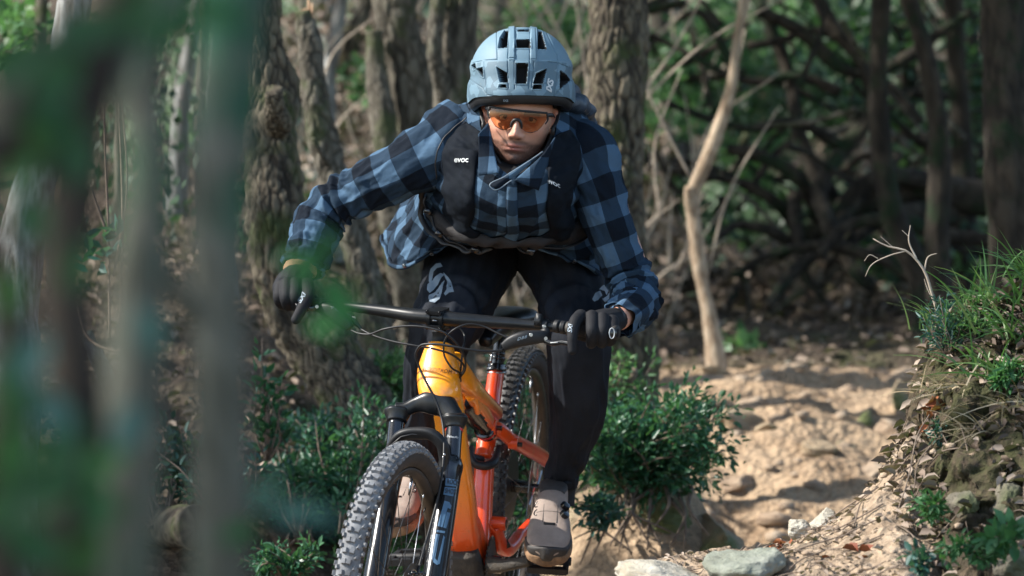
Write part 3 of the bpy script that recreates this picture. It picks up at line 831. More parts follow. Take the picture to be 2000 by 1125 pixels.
# fallen tree and tangle of bent dark limbs at right
def limb_obj(t, ctrl, rad, mat, seed, name='branch'):
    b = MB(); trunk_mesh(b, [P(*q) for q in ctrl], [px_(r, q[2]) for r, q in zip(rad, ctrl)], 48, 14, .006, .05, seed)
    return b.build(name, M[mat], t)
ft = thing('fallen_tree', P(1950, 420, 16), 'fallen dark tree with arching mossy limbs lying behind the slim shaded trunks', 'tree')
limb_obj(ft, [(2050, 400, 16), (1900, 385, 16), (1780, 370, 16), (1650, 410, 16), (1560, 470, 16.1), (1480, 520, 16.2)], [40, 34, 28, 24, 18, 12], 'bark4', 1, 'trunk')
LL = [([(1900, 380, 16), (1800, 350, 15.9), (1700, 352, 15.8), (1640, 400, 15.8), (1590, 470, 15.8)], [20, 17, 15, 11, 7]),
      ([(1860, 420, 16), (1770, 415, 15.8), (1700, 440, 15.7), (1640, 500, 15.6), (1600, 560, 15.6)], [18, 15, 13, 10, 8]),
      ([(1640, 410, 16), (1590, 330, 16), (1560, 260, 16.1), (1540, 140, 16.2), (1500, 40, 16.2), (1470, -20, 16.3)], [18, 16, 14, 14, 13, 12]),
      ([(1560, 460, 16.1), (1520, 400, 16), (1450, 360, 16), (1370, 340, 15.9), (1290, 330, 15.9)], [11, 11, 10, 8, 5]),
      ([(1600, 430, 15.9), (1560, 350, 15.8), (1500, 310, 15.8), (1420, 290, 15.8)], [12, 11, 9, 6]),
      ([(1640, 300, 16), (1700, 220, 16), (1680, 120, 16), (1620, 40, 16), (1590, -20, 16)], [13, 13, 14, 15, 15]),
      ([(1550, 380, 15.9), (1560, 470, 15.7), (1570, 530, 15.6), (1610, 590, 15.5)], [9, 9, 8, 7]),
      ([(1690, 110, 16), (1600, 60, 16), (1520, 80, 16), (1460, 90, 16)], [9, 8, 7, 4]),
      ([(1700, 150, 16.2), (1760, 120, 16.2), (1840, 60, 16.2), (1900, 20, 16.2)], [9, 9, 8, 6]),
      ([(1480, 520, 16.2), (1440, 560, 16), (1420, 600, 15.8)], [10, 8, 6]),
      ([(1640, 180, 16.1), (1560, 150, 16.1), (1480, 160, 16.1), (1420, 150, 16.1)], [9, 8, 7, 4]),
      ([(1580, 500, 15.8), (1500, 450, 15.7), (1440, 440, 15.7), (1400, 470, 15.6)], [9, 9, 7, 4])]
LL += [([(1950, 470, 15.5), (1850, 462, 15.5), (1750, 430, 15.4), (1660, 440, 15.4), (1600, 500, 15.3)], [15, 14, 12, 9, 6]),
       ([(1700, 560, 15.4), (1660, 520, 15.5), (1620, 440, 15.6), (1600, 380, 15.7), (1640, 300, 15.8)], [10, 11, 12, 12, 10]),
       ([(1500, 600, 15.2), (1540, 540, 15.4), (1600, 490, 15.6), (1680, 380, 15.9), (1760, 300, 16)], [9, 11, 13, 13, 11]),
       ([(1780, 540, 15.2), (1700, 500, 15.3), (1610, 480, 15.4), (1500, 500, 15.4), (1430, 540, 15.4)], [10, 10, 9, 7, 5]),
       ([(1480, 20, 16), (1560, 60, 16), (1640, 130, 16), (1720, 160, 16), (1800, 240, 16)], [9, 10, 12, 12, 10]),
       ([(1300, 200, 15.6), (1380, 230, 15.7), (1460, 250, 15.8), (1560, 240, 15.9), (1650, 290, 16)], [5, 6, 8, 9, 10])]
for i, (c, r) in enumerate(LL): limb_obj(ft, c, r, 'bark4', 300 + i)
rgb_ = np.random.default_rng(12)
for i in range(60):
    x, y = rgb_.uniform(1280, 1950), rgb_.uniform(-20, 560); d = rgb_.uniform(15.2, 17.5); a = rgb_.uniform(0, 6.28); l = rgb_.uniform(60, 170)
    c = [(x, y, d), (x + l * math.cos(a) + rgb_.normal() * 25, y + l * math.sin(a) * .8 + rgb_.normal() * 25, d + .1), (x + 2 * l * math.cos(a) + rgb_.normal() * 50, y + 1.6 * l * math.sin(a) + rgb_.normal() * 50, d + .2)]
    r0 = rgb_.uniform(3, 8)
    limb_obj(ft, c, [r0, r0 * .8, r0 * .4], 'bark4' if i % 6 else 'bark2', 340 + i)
# bare brush behind the left and middle trunks
rgv = np.random.default_rng(15)
bt = thing('bare_brush', P(700, 600, 14.5), 'thicket of bare grey twigs behind the trunks left of the rider', 'brush')
mb = MB()
for i in range(150):
    x, y, d = rgv.uniform(560, 1400), rgv.uniform(60, 720), rgv.uniform(13.6, 18)
    a = rgv.normal() * .5 - 1.57; l = rgv.uniform(60, 200)
    add_tube(mb, [P(x, y, d), P(x + l * math.cos(a) + rgv.normal() * 18, y + l * math.sin(a), d), P(x + 2 * l * math.cos(a) + rgv.normal() * 50, y + 2 * l * math.sin(a), d)], [px_(rgv.uniform(1.5, 5), d), px_(2.5, d), px_(1, d)], n=10, m=5)
mb.build('twigs', M['twig_pale'], bt, kind='stuff')

# foliage in the background: leafy undergrowth on the slope
def undergrowth(name, label, items, mat, L, seed):
    rg = np.random.default_rng(seed); mb = MB()
    for (px, py, d, rx, ry, n) in items:
        c = np.array(P(px, py, d)); k = max(1, n // 14)
        cc = c + rg.normal(size=(14, 3)) * np.array([px_(rx, d), .5, px_(ry, d)]) * .6
        if name == 'dark_undergrowth': k = max(1, int(k * .55))
        for q in cc: pads(mb, q + rg.normal(size=(k, 3)) * np.array([px_(rx, d), .4, px_(ry, d)]) * .25, L, rg)
    o = mb.build(name, M[mat], smooth=False, kind='stuff')
    tag(o, label, 'undergrowth')
undergrowth('green_undergrowth', 'blurred bright green leaves far behind the helmet and the furrowed trunk',
            [(1110, 60, 19, 60, 60, 900), (1060, 30, 20, 60, 40, 500), (1300, 110, 17.5, 60, 80, 800), (1290, 260, 17, 60, 90, 800), (1400, 60, 18, 60, 50, 600), (1130, 200, 18, 40, 60, 400), (720, 170, 16, 30, 40, 200), (1600, 60, 20, 90, 60, 700), (1480, 330, 18, 60, 60, 400), (30, 60, 13, 50, 70, 400), (1440, 672, 14.6, 22, 12, 200)], 'leaf_bright', .06, 1)
undergrowth('dark_undergrowth', 'blurred dark green leaf masses among the tangle of limbs at right',
            [(1500, 220, 19, 110, 110, 1400), (1650, 200, 18.5, 110, 120, 1500), (1800, 260, 18, 110, 150, 1600), (1900, 460, 17, 90, 70, 900), (1350, 420, 17, 70, 70, 700), (1750, 500, 16.5, 110, 60, 900), (1550, 420, 18, 90, 60, 700), (1400, 200, 18, 60, 100, 800), (600, 300, 18, 100, 200, 700), (-300, 420, 16, 250, 150, 1800), (-700, 400, 17, 250, 200, 1800), (2300, 300, 17, 200, 200, 1600), (1000, 120, 22, 100, 100, 800), (1700, 60, 17.5, 130, 60, 1200), (1900, 120, 17.5, 90, 100, 1200), (300, 400, 15, 150, 300, 1500), (480, 300, 15, 60, 250, 500)], 'leaf_dark', .07, 2)
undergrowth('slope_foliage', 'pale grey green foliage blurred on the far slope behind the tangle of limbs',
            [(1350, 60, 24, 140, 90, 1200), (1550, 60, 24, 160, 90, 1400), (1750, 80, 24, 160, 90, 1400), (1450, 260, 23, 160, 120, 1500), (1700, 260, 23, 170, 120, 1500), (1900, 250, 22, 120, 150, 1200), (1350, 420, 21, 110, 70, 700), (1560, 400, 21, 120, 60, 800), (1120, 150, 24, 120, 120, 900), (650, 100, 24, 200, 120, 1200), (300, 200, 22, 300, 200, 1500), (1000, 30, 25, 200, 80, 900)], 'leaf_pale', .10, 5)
undergrowth('brown_undergrowth', 'blurred dry brown leaves on the slope behind the trunks left and right of the rider',
            [(660, 120, 17, 120, 100, 900), (700, 400, 16.5, 80, 150, 900), (980, 380, 17, 150, 150, 500), (1280, 440, 16.5, 40, 120, 600), (1480, 560, 16.5, 90, 50, 800), (1650, 560, 17, 120, 50, 700), (1300, 560, 15.5, 60, 90, 600), (560, 620, 14, 90, 90, 500), (1700, 620, 16, 130, 30, 700)], 'leaf_dead', .06, 3)

# ---------------------------------------------------------------- litter, grass and small plants on the near bank
def litter(name, label, xr, yr, hf, n, L, mat, seed, mask=None, dz=.006):
    rg = np.random.default_rng(seed); x = rg.uniform(*xr, n); y = rg.uniform(*yr, n)
    if mask is not None: k = mask(x, y, rg); x = x[k]; y = y[k]
    z = hf(x, y) + CAMZ + dz
    p = np.stack([x, y, z], -1); mb = MB()
    a = rg.uniform(0, 6.28, len(x)); dr = np.stack([np.cos(a), np.sin(a), rg.normal(size=len(x)) * .35], -1)
    leaves(mb, p, dr, L * rg.uniform(.5, 1.3, len(x)), .55, rg, fold=.8, droop=rg.normal() * .1, nrm=np.stack([rg.normal(size=len(x)) * .5, -.25 + rg.normal(size=len(x)) * .5, np.ones(len(x))], -1))
    o = mb.build(name, M[mat], smooth=False, kind='stuff'); tag(o, label, 'leaves'); return o
litter('leaf_litter', 'dry tan and pink leaves lying thick on the top of the near bank at right', (.84, 1.5), (7.0, 8.5), bank_h, 5200, .034, 'leaf_dead', 1,
       lambda x, y, r: vnoise(np.stack([x * 5, y * 5, x * 0], -1), 3) + r.normal(size=len(x)) * .3 + sstep(.95, 1.1, x) * .5 > -.05, .012)
litter('trail_leaves', 'scattered dry leaf scraps on the sunlit dirt of the near trail edge', (.2, .95), (7.1, 8.3), bank_h, 900, .020, 'leaf_dead', 2, None, .004)
litter('slope_leaves', 'fallen brown leaves over the forest floor behind the trail', (-2.5, 3.5), (10, 22), ground_h, 16000, .05, 'leaf_dead', 3,
       lambda x, y, r: (trail_mask(x, y) < .35 + .3 * r.random(len(x))), .012)
def leaf_clump(c, r, n, L, mat, label, seed):
    rg = np.random.default_rng(seed); p = np.array(c) + rg.normal(size=(n, 3)) * np.array(r); mb = MB()
    leaves(mb, p, rg.normal(size=(n, 3)) * np.array([1, 1, .6]), L * rg.uniform(.6, 1.2, n), .6, rg, fold=1.0)
    return tag(mb.build('leaf_clump', M[mat], smooth=False, kind='stuff'), label, 'leaves')
leaf_clump(P(1532, 1068, 8.0), (.018, .02, .006), 46, .02, 'leaf_red', 'curled russet leaves in a low heap in front of the cream stones', 5)
leaf_clump(P(1706, 1108, 7.65), (.034, .03, .014), 70, .035, 'leaf_red', 'heap of dark red brown leaves at the bottom edge right of the humped stone', 6)
leaf_clump(P(1838, 800, 7.95), (.016, .02, .018), 26, .03, 'leaf_red', 'small russet leaf clump on the bank top above the hanging twig', 7)
leaf_clump(P(1750, 1045, 7.8), (.05, .04, .01), 50, .03, 'leaf_dead', 'pale dry leaves lodged where the dirt meets the bank', 8)
# pebbles and clods
def pebbles(name, label, n, xr, yr, hf, s, seed, mat, mask=None):
    rg = np.random.default_rng(seed); mb = MB()
    bm = bmesh.new(); bmesh.ops.create_icosphere(bm, subdivisions=1, radius=1)
    V0 = np.array([v.co[:] for v in bm.verts]); F0 = np.array([[v.index for v in f.verts] for f in bm.faces]); bm.free()
    x = rg.uniform(*xr, n); y = rg.uniform(*yr, n)
    if mask is not None: k = mask(x, y, rg); x, y = x[k], y[k]
    z = hf(x, y) + CAMZ
    for i in range(len(x)):
        V = V0 * (1 + rg.normal(size=(len(V0), 1)) * .18) * s * rg.uniform(.35, 1) ** 2 * np.array([rg.uniform(.8, 1.5), rg.uniform(.8, 1.3), rg.uniform(.5, .9)])
        a = rg.uniform(0, 6.28); R = np.array([[math.cos(a), -math.sin(a), 0], [math.sin(a), math.cos(a), 0], [0, 0, 1]])
        mb.add(V @ R.T + [x[i], y[i], z[i]], F0)
    return tag(mb.build(name, M[mat], smooth=False, kind='stuff'), label, 'pebbles')
pebbles('pebbles', 'small stones and dirt clods on the sunlit near trail edge', 700, (.2, 1.0), (7.2, 8.3), bank_h, .013, 1, 'clod')
pebbles('slope_stones', 'loose stones and clods over the blurred sandy slope', 520, (-.1, 2.1), (10.4, 14.6), ground_h, .04, 2, 'clod', lambda x, y, r: trail_mask(x, y) > .45)

def grass(name, label, bases, n, L, seed, mat='grass', lean=(-.3, -.3, 1), w=.0022, cat='grass'):
    rg = np.random.default_rng(seed); mb = MB()
    for b in bases:
        b = np.array(b)
        for i in range(n):
            p = b + rg.normal(size=3) * np.array([.035, .03, .004]); l = L * rg.uniform(.4, 1.15)
            d = unit(np.array(lean) + rg.normal(size=3) * np.array([.55, .4, .25])); g = np.array([rg.normal() * .3 - .25, rg.normal() * .2, -1.]) * l * rg.uniform(.15, .6)
            t = np.linspace(0, 1, 7)[:, None]; C = p + d * l * t + g * t ** 2
            sd = unit(np.cross(d, rg.normal(size=3))); W = w * (1 - t ** 1.5) + .0002
            V = np.concatenate([C - sd * W, C + sd * W + np.array([0, 0, .0006])]); k = np.arange(6)
            mb.add(V, np.stack([k, k + 1, k + 8, k + 7], -1), rnd=float(rg.random()))
    o = mb.build(name, M[mat], kind='stuff'); return tag(o, label, cat)
gb = [(x, y, bz(x, y)) for x, y in [(1.03, 8.0), (1.07, 7.9), (1.1, 8.05), (1.14, 7.95), (1.18, 8.1), (1.0, 8.1), (1.22, 8.0), (1.08, 8.2)]]
grass('grass_tuft', 'long bright green grass leaning left on the top of the near bank', gb, 42, .17, 1, w=.0026)
grass('dry_grass', 'dry straw coloured blades hanging over the near bank edge', [(x, y, bz(x, y)) for x, y in [(.96, 7.95), (1.0, 7.9), (1.04, 7.8), (1.1, 7.8)]], 26, .13, 2, 'grass_dry', w=.0016, lean=(-.5, -.5, .5), cat='dry grass')
def sprig(name, c, ctr, rad, nst, nl, L, seed, mat, label, wr=.35): return shrub(c, ctr, rad, nst, nl, L, seed, mat, label, name=name, cat='plant', wr=wr, bare=.15, stemr=.0016)
sprig('thin_leaved_plant', P(1850, 700, 8.0), P(1835, 625, 8.0), (.05, .05, .08), 12, 420, .020, 21, 'leaf_teal', 'thin stemmed bluish plant at the left end of the long grass', .25)
sprig('thin_leaved_plant', P(1905, 660, 8.0), P(1895, 610, 8.0), (.05, .05, .05), 10, 380, .020, 22, 'leaf_bright', 'fine leaved green plant in front of the long grass', .25)
sprig('fern', P(1960, 760, 7.85), P(1965, 735, 7.8), (.05, .05, .035), 9, 360, .022, 23, 'fern', 'dark fern leaves on the bank below the leaf litter at the right edge')
sprig('fern', P(1830, 1010, 7.5), P(1815, 990, 7.45), (.045, .05, .03), 10, 240, .020, 24, 'fern', 'green fern spray hanging where the dirt meets the bank')
sprig('fern', P(1880, 1075, 7.3), P(1890, 1070, 7.25), (.07, .06, .035), 12, 380, .022, 25, 'fern', 'green fern at the bottom of the bank')
sprig('bramble', P(1975, 1060, 7.2), P(1965, 1060, 7.15), (.05, .05, .03), 8, 90, .034, 26, 'fern', 'broad leaved bramble shoots in the lower right corner', .6)
sprig('thin_leaved_plant', P(1800, 1110, 7.3), P(1795, 1098, 7.25), (.03, .04, .03), 7, 90, .022, 27, 'leaf_teal', 'bluish leaved shoots at the bottom edge below the fern spray', .6)
sprig('thin_leaved_plant', P(1850, 850, 7.9), P(1842, 840, 7.88), (.03, .03, .05), 8, 200, .018, 28, 'leaf_teal', 'small hanging green plant on the edge of the steep bank', .3)
# bare twig plant
tp = thing('bare_twig', P(1850, 720, 8.1), 'pale bare forked twig rising left of the long grass', 'twig')
mb = MB()
for c, r in [([(1850, 720, 8.1), (1838, 640, 8.1), (1822, 580, 8.1), (1800, 520, 8.1), (1770, 490, 8.1), (1730, 480, 8.1), (1705, 466, 8.1)], [3.5, 3.2, 3, 2.6, 2.2, 1.6, .8]),
             ([(1790, 505, 8.1), (1775, 470, 8.1), (1778, 440, 8.1)], [2, 1.5, .7]), ([(1770, 490, 8.1), (1735, 500, 8.1), (1700, 520, 8.1), (1690, 540, 8.1)], [1.5, 1.2, .9, .6]),
             ([(1805, 530, 8.1), (1815, 500, 8.1), (1830, 495, 8.1)], [1.8, 1.3, .7]), ([(1745, 484, 8.1), (1720, 462, 8.1)], [1, .6]), ([(1775, 462, 8.1), (1762, 450, 8.1)], [1, .5]),
             ([(1830, 600, 8.1), (1810, 560, 8.1), (1805, 545, 8.1)], [1.5, 1, .6]), ([(1715, 505, 8.1), (1698, 498, 8.1), (1688, 510, 8.1)], [1, .7, .5])]:
    add_tube(mb, [P(*q) for q in c], [px_(v, 8.1) for v in r], n=20, m=7)
mb.build('stem', M['twig_pale'], tp)
# roots and twigs lying on the near dirt
for i, (c, r, lb, mt) in enumerate([
    ([(1678, 975, 8.1), (1700, 962, 8.1), (1722, 945, 8.05), (1735, 946, 8.0)], [5, 5, 4, 2], 'crooked pale root on the dirt above the cream stones', 'twig_pale'),
    ([(1750, 940, 8.0), (1790, 915, 8.0), (1815, 895, 8.0), (1830, 885, 8.0)], [4, 4, 4, 3], 'straight pale stick leaning on the top of the dirt', 'twig_pale'),
    ([(1640, 1040, 7.95), (1700, 1024, 7.9), (1745, 1010, 7.9)], [1.5, 1.6, 1], 'thin dark twig across the sunlit dirt', 'twig'),
    ([(1815, 810, 7.9), (1792, 850, 7.85), (1775, 930, 7.8), (1750, 1010, 7.75), (1742, 1045, 7.7)], [1.3, 1.3, 1.3, 1.2, .8], 'thin curved twig hanging from the bank over the dirt', 'twig'),
    ([(1818, 870, 7.8), (1795, 900, 7.8), (1785, 960, 7.78)], [1.2, 1.2, .8], 'short arching stem beside the hanging twig', 'twig')]):
    b = MB(); add_tube(b, [P(*q) for q in c], [px_(v, 8) for v in r], n=24, m=8)
    tag(b.build('stick', M[mt]), lb, 'stick')
mb = MB(); rgq = np.random.default_rng(31)
for i in range(150):
    x, y = rgq.uniform(.35, 1.15), rgq.uniform(7.2, 8.2); a = rgq.uniform(0, 3.14); l = rgq.uniform(.02, .09)
    q = [(x + l * t * math.cos(a), y + l * t * math.sin(a)) for t in (-1, 0, 1)]
    add_tube(mb, [(u, v, bz(u, v) + .004 + .006 * (k == 1)) for k, (u, v) in enumerate(q)], [.0018, .0016, .0008], n=8, m=5)
tag(mb.build('twig_litter', M['twig'], kind='stuff'), 'thin brown twigs and root ends strewn over the near dirt', 'twigs')
# roots under the shrub
rr_ = thing('root_tangle', P(1250, 1000, 10.0), 'brown roots spilling over the boulder under the dense shrub', 'roots')
rgx = np.random.default_rng(3); mb = MB()
for i in range(18):
    x = rgx.uniform(1150, 1360); y = rgx.uniform(940, 980)
    add_tube(mb, [P(x, y, 10.0), P(x + rgx.normal() * 20, y + 40, 9.93), P(x + rgx.normal() * 35, y + rgx.uniform(80, 130), 9.9)], [.007, .005, .002], n=12, m=6)
mb.build('roots', M['twig'], rr_, kind='stuff')
# log with its sawn end towards the camera
lg = thing('log', P(360, 1030, 9.5), 'grey log with a rounded end lying behind the blurred trunks', 'log')
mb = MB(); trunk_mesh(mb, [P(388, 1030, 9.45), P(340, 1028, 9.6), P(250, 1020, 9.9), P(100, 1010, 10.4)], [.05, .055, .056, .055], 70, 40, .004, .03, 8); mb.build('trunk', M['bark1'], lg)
# vine stems between the blurred stems
vn = thing('climbing_vine', P(215, 620, 9.3), 'thin bare stems and a few broad leaves between the blurred trunks', 'vine')
mb = MB()
for c in [[(215, 660, 9.3), (212, 450, 9.3), (205, 300, 9.3), (200, 120, 9.3)], [(236, 640, 9.3), (240, 420, 9.3), (232, 200, 9.3)], [(222, 540, 9.3), (248, 380, 9.3), (236, 170, 9.3)], [(215, 470, 9.3), (185, 390, 9.3), (175, 360, 9.3)], [(300, 700, 9.3), (165, 650, 9.4), (150, 600, 9.4)]]:
    add_tube(mb, [P(*q) for q in c], [.004, .0035, .002], n=20, m=6)
mb.build('stem', M['twig'], vn)
rg = np.random.default_rng(9); mb = MB(); p = np.array([P(210 + rg.normal() * 25, 480 + rg.normal() * 22, 9.28) for i in range(22)])
leaves(mb, p, rg.normal(size=(22, 3)), .055, .5, rg); mb.build('foliage', M['leaf_teal'], vn, smooth=False, kind='stuff')
st_ = tree('dead_stump', [(215, 760, 9.8), (190, 700, 9.8), (165, 650, 9.8)], [14, 15, 13], 'bark6', 'short leaning dead stem behind the blurred trunks at left', n=40, m=20, amp=.003, cell=.03, seed=44)


# ---------------------------------------------------------------- added leaves out of view that block the sun except over chosen spots
def shade_leaves(n, seed):
    rg = np.random.default_rng(seed)
    lx = rg.uniform(-9, 12, n); ly = rg.uniform(1, 36, n); h = rg.uniform(2.9, 5.5, n)
    q = np.stack([lx, ly, h * .2], -1)
    v = fbm(q * .9, 3, 61) + .5 * vnoise(q * 3.1, 66)
    lit = np.maximum.reduce([np.exp(-(((lx - a) / rx) ** 2 + ((ly - b) / ry) ** 2) ** 2) for a, b, rx, ry in LITS])
    s = np.array(SUN_TO); p = np.stack([lx, ly, np.full(n, CAMZ)], -1) + s * (h / s[2])[:, None]
    keep = ((v + .5 - 2.6 * lit + rg.normal(size=n) * .12) > 0) & (p[:, 1] > 4.5 - 3 * (p[:, 0] < -2.2))
    mb = MB(); pads(mb, p[keep], .24, rg, flat=.5)
    tag(mb.build('leaf_canopy', M['leaf_canopy'], smooth=False, kind='stuff'), 'leafy tree canopy over the trail, open above the rider and the sandy slope', 'canopy')
LITS = [(-.45, 8.45, 1.3, 1.15), (.45, 12.7, 1.25, 2.0), (1.3, 13.4, 1.2, .5), (-1.0, 15.5, .4, .5), (2.2, 18.5, 1.6, .8), (5, 24, 9, 6.5), (-3, 24, 5, 4.5)]
shade_leaves(60000, 5)

# ---------------------------------------------------------------- blurred stems close to the camera
def sapling(path, rpx, mat, label, seed, limbs=(), lv=()):
    Pp = [P(*q) for q in path]; rr = [px_(r, q[2]) for r, q in zip(rpx, path)]
    f = Pp[0]; Pp = [Vector((f.x, f.y, CAMZ - 1.75))] + Pp; rr = [rr[0] * 1.2] + rr
    t = thing('sapling', Pp[0], label, 'sapling', 'blurred stems close to the camera')
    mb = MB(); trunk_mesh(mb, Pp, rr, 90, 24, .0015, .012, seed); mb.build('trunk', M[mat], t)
    for lp, lr in limbs:
        b = MB(); trunk_mesh(b, [P(*q) for q in lp], [px_(r, q[2]) for r, q in zip(lr, lp)], 40, 16, .001, .01, seed + 3); b.build('branch', M[mat], t)
    rg = np.random.default_rng(seed)
    for (px, py, d, sz, ang, k) in lv:
        b = MB(); c = np.array([P(px, py, d)])
        dr = np.array([[math.cos(math.radians(ang)), rg.normal() * .2, math.sin(math.radians(ang))]])
        leaves(b, c - dr * px_(sz, d) * .5, dr, px_(sz, d), .55, rg, nrm=np.array([[.2, -1, .4]]), rnd=np.array([k]))
        b.build('leaf', M['leaf_fg'] if k < 2 else M['leaf_teal'], t)
    return t
sapling([(430, 1160, 2.75), (428, 800, 2.75), (425, 560, 2.75), (430, 330, 2.75), (448, 120, 2.75), (462, -40, 2.75)], [52, 52, 52, 56, 56, 62], 'bark5',
        'thick blurred grey stem, the rightmost and widest of the near stems', 1, limbs=[([(400, 640, 2.75), (340, 560, 2.72), (290, 470, 2.7)], [30, 24, 18])],
        lv=[(660, 590, 2.9, 130, 110, .8), (600, 520, 2.95, 110, 60, .6), (560, 500, 2.9, 60, 200, .7), (640, 470, 2.9, 70, 120, .4), (625, 640, 2.9, 70, 150, .9)])
sapling([(255, 1000, 2.5), (262, 760, 2.5), (270, 520, 2.5), (292, 300, 2.5), (280, 160, 2.5), (330, 20, 2.5), (360, -60, 2.5)], [52, 58, 52, 44, 40, 34, 32], 'bark5',
        'blurred brown grey stem, second from the right of the near stems', 2, limbs=[([(285, 250, 2.5), (230, 130, 2.5), (250, 0, 2.5), (270, -60, 2.5)], [34, 30, 28, 26])],
        lv=[(330, 60, 2.2, 150, 20, .2), (420, 20, 2.2, 130, -20, .4), (270, 20, 2.2, 140, 60, .1), (210, 900, 2.3, 110, 30, .8), (190, 960, 2.3, 90, 100, .6), (250, 830, 2.3, 120, 70, 2.1), (290, 640, 2.3, 110, 110, 2.2), (150, 300, 2.2, 150, 90, .0), (110, 160, 2.2, 170, 60, .2)])
sapling([(130, 1160, 2.4), (150, 800, 2.4), (125, 560, 2.4), (150, 330, 2.4), (190, 120, 2.4), (240, -50, 2.4)], [50, 48, 44, 46, 50, 52], 'bark4',
        'blurred dark stem, third from the right of the near stems', 3, limbs=[([(100, 330, 2.4), (30, 210, 2.4), (-40, 330, 2.4)], [40, 40, 36]), ([(190, 60, 2.4), (60, 160, 2.38), (-10, 300, 2.36)], [40, 44, 40])],
        lv=[(60, 420, 2.2, 140, 100, .2), (20, 560, 2.2, 120, 80, .4), (60, 700, 2.2, 130, 60, 2.0), (30, 880, 2.2, 170, 80, .3), (90, 960, 2.2, 170, 20, .2), (60, 1060, 2.2, 180, 140, .1), (170, 1080, 2.2, 150, 60, .1), (100, 800, 2.2, 130, 120, 2.1), (40, 340, 2.2, 100, 40, .6), (130, 230, 2.2, 120, 20, .1), (200, 1000, 2.2, 110, 20, .3), (10, 980, 2.2, 150, 60, .2), (40, 120, 2.2, 170, 40, .1), (180, 60, 2.2, 180, 10, .0), (90, 240, 2.2, 160, 80, .1), (30, 760, 2.2, 190, 100, .1), (120, 880, 2.2, 170, 70, .2), (150, 520, 2.2, 120, 80, .1)])
sapling([(10, 1160, 2.3), (0, 900, 2.3), (15, 640, 2.3), (-20, 450, 2.3), (-60, 250, 2.3)], [44, 42, 34, 32, 30], 'bark4', 'blurred almost black stem at the left edge, leftmost of the near stems', 4,
        lv=[(520, 960, 2.6, 100, 60, 2.4), (580, 1000, 2.6, 110, 10, 2.2), (640, 1010, 2.6, 60, 80, 2.3), (470, 1040, 2.6, 90, 20, .3)])
# ---------------------------------------------------------------- mountain bike
def mat_fade(name):
    m, nt, b = newmat(name)
    sp = N_(nt, 'ShaderNodeSeparateXYZ'); nt.links.new(coord(nt), sp.inputs[0])
    f = math_(nt, 'MULTIPLY_ADD', math_(nt, 'ADD', sp.outputs[1], math_(nt, 'MULTIPLY', sp.outputs[2], -.35)), 1.55, -12.66)
    f = math_(nt, 'MULTIPLY_ADD', noise(nt, 12, 4), .05, f)
    c = ramp(nt, f, [(0.08, (.88, .30, .008)), (.30, (.82, .20, .008)), (.48, (.72, .085, .008)), (.75, (.60, .042, .006))])
    dirt = ramp(nt, noise(nt, 34, 8, .8), [(.52, (0, 0, 0)), (.72, (.5, .5, .5))])
    c = mix(nt, dirt, c, (.30, .13, .05))
    nt.links.new(c, b.inputs['Base Color']); b.inputs['Roughness'].default_value = .32
    b.inputs['Coat Weight'].default_value = .7; b.inputs['Coat Roughness'].default_value = .08
    nt.links.new(math_(nt, 'MULTIPLY_ADD', noise(nt, 30, 6), .35, .15), b.inputs['Roughness'])
    return m
M['paint'] = mat_fade('orange_fade_paint')
M['black'] = simple('black_anodised', (.012, .013, .015), (.007, .008, .009), .34, nscale=20, coat=.0, rv=.2, spec=.35)
M['black_gloss'] = simple('gloss_black', (.008, .009, .011), (.005, .005, .007), .2, nscale=12, coat=.3, rv=.12)
M['black_matt'] = simple('matt_black_plastic', (.013, .014, .016), (.008, .008, .009), .5, nscale=30, bst=.1, spec=.35)
M['rubber'] = simple('black_rubber', (.016, .015, .014), (.03, .025, .02), .65, nscale=24, bst=.2)
M['tread'] = simple('dusty_tread', (.20, .208, .22), (.095, .095, .10), .85, nscale=26, bst=.4, bscale=150)
M['tread_rear'] = simple('damp_tread', (.065, .065, .066), (.022, .021, .021), .45, nscale=22, bst=.4, bscale=150)
M['sidewall'] = simple('muddy_sidewall', (.040, .030, .024), (.018, .015, .013), .8, nscale=30, bst=.4)
M['rim'] = simple('brown_grey_rim', (.10, .075, .055), (.045, .036, .03), .42, metal=.4, nscale=14)
M['steel'] = simple('steel', (.42, .43, .44), (.3, .3, .31), .28, metal=1, nscale=40)
M['spoke'] = simple('spoke_steel', (.06, .06, .065), (.03, .03, .032), .35, metal=.8, nscale=40)
M['print_white'] = simple('white_print', (.55, .58, .60), None, .5)
M['print_blue'] = simple('blue_grey_print', (.07, .14, .23), (.05, .11, .19), .4)
M['print_black'] = simple('black_print', (.015, .012, .012), None, .45)
M['print_grey'] = simple('grey_print', (.19, .24, .29), (.14, .18, .22), .5)
M['red'] = simple('red_ring', (.6, .015, .02), None, .35)
M['muddy'] = simple('muddy_black', (.05, .038, .026), (.012, .011, .010), .7, nscale=40, bst=.6, bdist=.006)

FH = P(764, 1180, 8.10); RH = P(1014, 950, 9.38)
def latdir(yaw, roll):
    return Vector((math.cos(yaw) * math.cos(roll), -math.sin(yaw) * math.cos(roll), -math.sin(roll)))
LF = latdir(.285, .091); LR = latdir(.19, .07)
bike = thing('mountain_bike', P(940, 1330, 8.8), 'orange full suspension mountain bike ridden down the trail, wheels cut off by the bottom edge', 'mountain bike')

